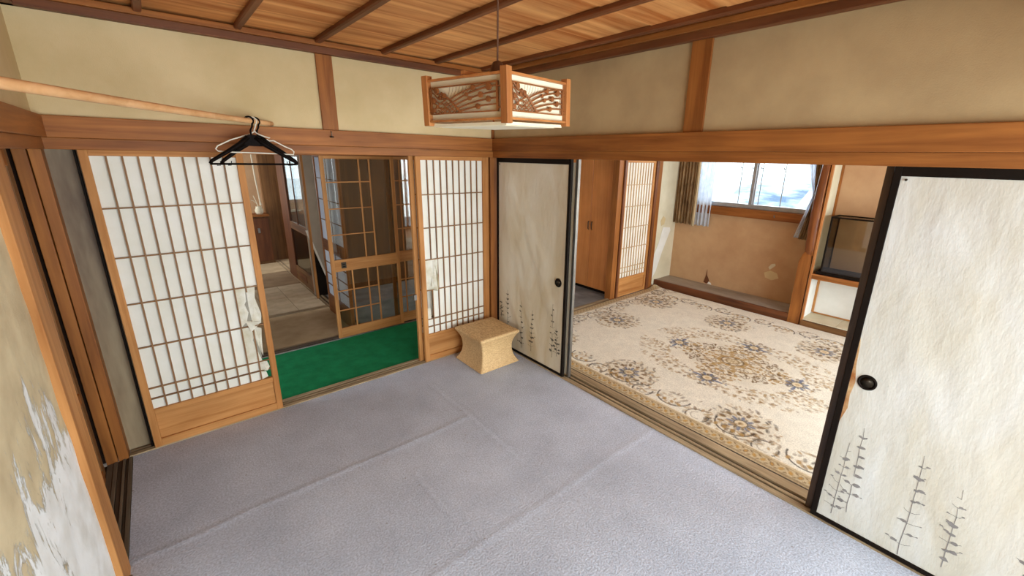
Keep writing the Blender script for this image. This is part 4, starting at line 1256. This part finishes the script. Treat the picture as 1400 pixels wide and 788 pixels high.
# ------------------------------------------------------------------ pendant lamp
def lamp():
    s = 0.40; zb, zt = 1.894, 2.066
    c = Vector((-1.268, -1.785, 2.0))
    root = thing('pendant_lamp', c, 'square wooden pendant lamp with cream paper and carved fretwork panels', 'pendant lamp')
    th = 0.241
    # local frame: rotate by th about z
    R = Matrix.Rotation(th, 4, 'Z')
    def tr(mb):
        mb.v = [tuple(R @ Vector(p)) for p in mb.v]; return mb
    zb, zt = zb-2.0, zt-2.0
    h = s/2
    for sx in (-1, 1):
        for sy in (-1, 1):
            build('corner_post', tr(MB().box(sx*h-sx*0.028, sx*h, sy*h-sy*0.028, sy*h, zb, zt)), W_LAMP['Z'], root, bevel=0.0015, local=True)
    i_ = h-0.010
    PAP = mat_paper('lamp_paper', (238, 224, 190), (246, 234, 206), 0.10, 6)
    wall = MB()
    for k in range(4):
        a = k*PI/2
        Rk = Matrix.Rotation(a, 4, 'Z')
        def T(mb):
            mb.v = [tuple(R @ (Rk @ Vector(p))) for p in mb.v]; return mb
        yf = -h
        build('top_rail', T(MB().box(-h+0.028, h-0.028, yf+0.004, yf+0.016, zt-0.022, zt-0.014)), W_LAMP['X'], root, local=True)
        build('bottom_rail', T(MB().box(-h+0.028, h-0.028, yf+0.004, yf+0.016, zb+0.012, zb+0.019)), W_LAMP['X'], root, local=True)
        build('paper_panel', T(MB().box(-h+0.020, h-0.020, yf+0.020, yf+0.022, zb+0.014, zt-0.018)), PAP, root, local=True)
        # fretwork
        fr = MB()
        fx0, fx1, fz0, fz1 = -h+0.036, h-0.044, zb+0.038, zb+0.131
        FW, FH = fx1-fx0, fz1-fz0
        ya_, yb2 = yf+0.006, yf+0.013
        ym = (ya_+yb2)/2
        for (a0, a1, b0, b1) in ((fx0, fx1, fz1-0.004, fz1), (fx0, fx1, fz0, fz0+0.004), (fx0, fx0+0.005, fz0, fz1), (fx1-0.007, fx1, fz0, fz1)):
            fr.box(a0, a1, ya_, yb2, b0, b1)
        for z in (fz0+0.012, fz1-0.016):
            fr.box(-h+0.028, fx0, ya_, yb2, z-0.002, z+0.002); fr.box(fx1, h-0.028, ya_, yb2, z-0.002, z+0.002)
        def P(u, v): return (fx0+FW*u, ym, fz0+FH*v)
        def ribbon(pts, w=0.0026):
            fr.tube([P(u, v) for u, v in pts], w*1.12, 6)
        # right-hand fan
        fan = [((.30, .50), (.50, .84), (.98, 1.0)), ((.345, .40), (.60, .78), (.98, .86)), ((.375, .28), (.62, .60), (.98, .66)), ((.41, .17), (.66, .42), (.98, .45)), ((.44, .06), (.70, .26), (.98, .24))]
        def bez(a, b, c_, t): return tuple((1-t)**2*a[i]+2*t*(1-t)*b[i]+t*t*c_[i] for i in (0, 1))
        balls = [(0, .62, .055), (1, .38, .04), (1, .86, .07), (2, .42, .045), (2, .68, .06), (3, .82, .06), (4, .52, .055)]
        for a, b, c_ in fan: ribbon([bez(a, b, c_, t/10) for t in range(11)], 0.0027)
        for f_, t, r_ in balls:
            u, v = bez(*fan[f_], t)
            fr.lathe([(0.0, -0.005), (r_*FH*1.75, -0.004), (r_*FH*1.75, 0.003), (0.0, 0.004)], P(u, v), 'y', 12)
        # left-hand waves
        for j, (v0, v1) in enumerate(((.98, .62), (.80, .45), (.62, .28), (.42, .10))):
            pts = [(0.0+.20*t/8+.03*j*t/8, v0+(v1-v0)*(t/8)+.05*math.sin(t*1.1)) for t in range(9)]
            ribbon(pts, 0.0024)
        for u, v, r_ in ((.10, .86, .07), (.15, .60, .05), (.05, .52, .06), (.22, .66, .06), (.04, .16, .055), (.10, .28, .04)):
            fr.lathe([(0.0, -0.005), (r_*FH*1.6, -0.004), (r_*FH*1.6, 0.003), (0.0, 0.004)], P(u, v), 'y', 12)
        # lattice mound between them
        ribbon([(.17, .78), (.30, .50), (.47, .02)], 0.0034); ribbon([(.0, .08), (.12, .35), (.27, .56)], 0.0026)
        ap = (.29, .52)
        for q in range(1, 6):
            t = q/6
            ribbon([(.02+.45*t, .02), (ap[0]+(.47-ap[0])*t, ap[1]*(1-t))], 0.0018)
            ribbon([(.47-.45*t, .02), (ap[0]+(.02-ap[0])*t, ap[1]*(1-t))], 0.0018)
        fo = build('carved_fretwork', T(fr), W_FRET, root, local=True)
        # faint incised waves on the paper
        wv = MB()
        for q in range(8):
            u0 = .22+.05*q
            wv.tube([P(u0+.06*math.sin(t/6*1.5), .55+.05*q*.5+(.42-.03*q)*t/6) for t in range(7)], 0.0007, 4)
        wv.v = [(x, y+0.010, z) for x, y, z in wv.v]
        build('wave_lines', T(wv), W_LATT['X'], fo, local=True)
    build('bottom_diffuser', tr(MB().box(-h+0.045, h-0.045, -h+0.045, h-0.045, zb-0.006, zb-0.002)), mat_paper('lamp_diffuser', (232, 220, 192), (242, 232, 208), 0.2), root, bevel=0.001, local=True)
    build('bottom_frame', tr(MB().box(-h+0.024, h-0.024, -h+0.024, h-0.024, zb-0.004, zb+0.006)), PAP, root, local=True)
    build('ceiling_cap', MB().lathe([(0.075, 0.068), (0.072, 0.074), (0.034, 0.082), (0.026, 0.100), (0.018, 0.118), (0.006, 0.124)], (0, 0, 0), n=28), mat_plain('lamp_cap_brown', (74, 42, 24), 0.4), root, smooth=True, local=True)
    build('cross_bar', tr(MB().box(-h+0.01, h-0.01, -0.008, 0.008, 0.056, 0.068)), W_LAMP['X'], root, local=True)
    build('cord', MB().tube([(0, 0, 0.12), (0.0144, 0, 0.48)], 0.0035), mat_plain('brown_cord', (92, 60, 40), 0.7), root, local=True)
    build('bulb_socket', MB().lathe([(0.018, 0.0), (0.022, 0.03), (0.018, 0.068)], (0, 0, 0), n=16), PL_WHITE, root, local=True)
    root.rotation_euler = (0.006, -0.035, 0.0)
    # the lantern hangs slightly out of true
    ax = Vector((0.75, 0.66, 0)).normalized()
    return root
lamp()

# ------------------------------------------------------------------ drying pole and hangers
A = Vector((-1.700, -0.012, 1.950)); B = Vector((-2.682, -1.30, 1.958))
pole = build('drying_pole', MB().tube([A.lerp(B, t/16)+Vector((0, 0, -0.004*math.sin(PI*t/16))) for t in range(17)], [0.0135+0.0050*t/16 for t in range(17)], 14), POLEW, smooth=True)
tag(pole, 'round pale wooden pole laid across the corner on the wall rails', 'pole')
def on_pole(t): return A.lerp(B, t)
def hanger_black(t, rot, label, w=0.215, drop=0.0, clips=True):
    p = on_pole(t)
    root = thing('clothes_hanger', p, label, 'hanger', 'hangers on the pole', None, (0, 0, rot))
    hk = []
    for i in range(15):
        a = math.radians(200-i*(250/14))
        hk.append((0.021*math.cos(a)-0.0, 0, 0.021*math.sin(a)))
    hk += [(0.010, 0, -0.034), (0.0, 0, -0.052), (0.0, 0, -0.080)]
    build('hook', MB().tube(hk, 0.0048, 8), BLACKP, root, smooth=True, local=True)
    build('hub', MB().prism([(-0.046, -0.122), (-0.032, -0.090), (-0.014, -0.076), (0.014, -0.076), (0.032, -0.090), (0.046, -0.122), (0.028, -0.138), (-0.028, -0.138)], 'y', -0.004, 0.004), BLACKP, root, local=True)
    for s in (-1, 1):
        arm = MB()
        pts = [(s*0.018, 0, -0.090), (s*0.060, 0, -0.128), (s*0.12, 0, -0.168), (s*(w-0.01), 0, -0.222), (s*w, 0, -0.236)]
        arm.tube(pts, [0.013, 0.013, 0.011, 0.009, 0.007], 8)
        arm.v = [(x, y*1.3, z) for x, y, z in arm.v]
        a_ = build('arm', arm, BLACKP, root, smooth=True, local=True)
        if clips:
            build('notch', MB().tube([(s*(w-0.05), 0, -0.222), (s*(w-0.045), 0, -0.246), (s*(w-0.03), 0, -0.246)], 0.0022), BLACKP, a_, local=True)
    build('bar', MB().tube([(-w, 0, -0.238), (w, 0, -0.240)], 0.0052, 8), BLACKP, root, smooth=True, local=True)
    return root
hanger_black(0.152, 0.02, 'foremost black plastic hanger on the pole')
hanger_black(0.112, 0.10, 'second black plastic hanger, half hidden just behind the foremost one', w=0.200)
def hanger_wire(t, rot):
    p = on_pole(t)
    root = thing('clothes_hanger', p, 'white wire hanger among the black ones on the pole', 'hanger', 'hangers on the pole', None, (0, 0, rot))
    hk = []
    for i in range(15):
        a = math.radians(190-i*(240/14))
        hk.append((0.020*math.cos(a)+0.002, 0, 0.021*math.sin(a)))
    hk += [(0.008, 0, -0.038), (0.002, 0, -0.052), (0.012, 0, -0.066)]
    build('hook', MB().tube(hk, 0.0034, 8), WIREW, root, smooth=True, local=True)
    body = [(0.012, 0, -0.066), (0.05, 0, -0.083), (0.078, 0, -0.090), (0.060, 0, -0.098), (0.072, 0, -0.106), (0.095, 0, -0.104), (0.15, 0, -0.135), (0.188, 0, -0.152), (0.198, 0, -0.165), (0.194, 0, -0.182),
            (0.10, 0, -0.178), (0, 0, -0.176), (-0.13, 0, -0.174), (-0.186, 0, -0.170), (-0.196, 0, -0.158), (-0.185, 0, -0.142), (-0.12, 0, -0.108), (-0.075, 0, -0.092), (-0.02, 0, -0.072), (0.004, 0, -0.056)]
    build('wire_frame', MB().tube(body, 0.0036, 8), WIREW, root, smooth=True, local=True)
    return root
hanger_wire(0.132, 0.05)

# small screw hook under the short post of the screen wall
hk = thing('wall_hook', (-1.36, -0.035, 1.925), 'small metal hook screwed into the rail under the short post', 'hook')
build('shank', MB().tube([(-1.36, -0.034, 1.925), (-1.36, -0.045, 1.915), (-1.361, -0.046, 1.893)], 0.0025), METAL, hk)
build('knob', MB().lathe([(0.0, -0.006), (0.012, -0.004), (0.013, 0.002), (0.0, 0.006)], (-1.361, -0.046, 1.888), n=14), BRONZE, hk, smooth=True)
# dark wooden block at the foot of the peeling wall
bk = thing('wooden_block', (-2.70, -1.10, 0), 'dark worn wooden block at the foot of the peeling wall', 'block')
build('block_body', MB().box(-2.698, -2.655, -1.21, -1.10, 0.0, 0.085), mat_wood('dark_worn_block', (70, 58, 46), (110, 96, 80), 'Z'), bk, bevel=0.004)

# ------------------------------------------------------------------ outside the east window
SNOW = mat_noise('pale_field', (200, 206, 212), (226, 230, 234), 0.4, bump=0.0)
gr = sbox('floor', 4.0, 160, -90, 110, -4.05, -4.0, SNOW, 'pale open ground outside the window')
ROOF = mat_noise('snow_streaked_roof', (112, 130, 154), (214, 222, 232), 0.7, bump=0.0, lo=0.42, hi=0.58, stretch=(1, .4, 1))
def house(cx, cy, w, d, hh, rh, label):
    root = thing('house', (cx, cy, -4.0), label, 'house')
    build('walls', MB().box(cx-d/2, cx+d/2, cy-w/2, cy+w/2, -4.0, -4.0+hh), PL_GREY, root)
    zt_ = -4.0+hh
    build('roof', MB().prism([(cx-d/2-0.5, zt_-0.1), (cx, zt_+rh), (cx+d/2+0.5, zt_-0.1)], 'y', cy-w/2-0.4, cy+w/2+0.4), ROOF, root)
    n = 3
    for i in range(n):
        y = cy-w/2+w*(i+0.5)/n
        f_ = build('window', MB().box(cx-d/2-0.04, cx-d/2, y-0.5, y+0.5, zt_-1.7, zt_-0.6), ALU, root)
        build('pane', MB().box(cx-d/2-0.06, cx-d/2-0.04, y-0.42, y+0.42, zt_-1.62, zt_-0.68), GLASS_D, f_)
house(16.0, -2.2, 8.0, 6.0, 3.2, 1.6, 'nearer house with blue grey roof outside the window')
house(27.0, 4.0, 9.0, 6.5, 3.2, 1.8, 'farther house with blue grey roof outside the window')
for k, (x, y) in enumerate(((9.0, -2.4), (9.4, -5.4), (8.6, -8.4))):
    r6 = random.Random(k)
    sh_ = thing('shrub', (x, y, -4.0), ['yellowish bare shrub outside the window, leftmost of three', 'yellowish bare shrub outside the window, middle of three', 'yellowish bare shrub outside the window, rightmost of three'][k], 'shrub', 'shrubs outside the window')
    m_ = MB()
    for i in range(60):
        a = r6.uniform(0, 2*PI); e = r6.uniform(0.3, 1.3); L = r6.uniform(0.5, 1.0)
        m_.tube([(x, y, -4), (x+L*math.cos(a)*math.cos(e), y+L*math.sin(a)*math.cos(e), -4+L*math.sin(e)*1.5)], [0.03, 0.008], 3)
    build('branches', m_, mat_plain('straw_twigs', (176, 156, 112), 0.9), sh_)
# overhead cables
for k, (z, lb) in enumerate(((-0.2, 'upper sagging overhead cable outside the window'), (-0.9, 'lower sagging overhead cable outside the window'))):
    c_ = build('overhead_cable', MB().tube([(9, 2-0.7*t, z-0.25*math.sin(PI*t/16)-0.05*t) for t in range(17)], 0.02, 4), LACQ)
    tag(c_, lb, 'cable')
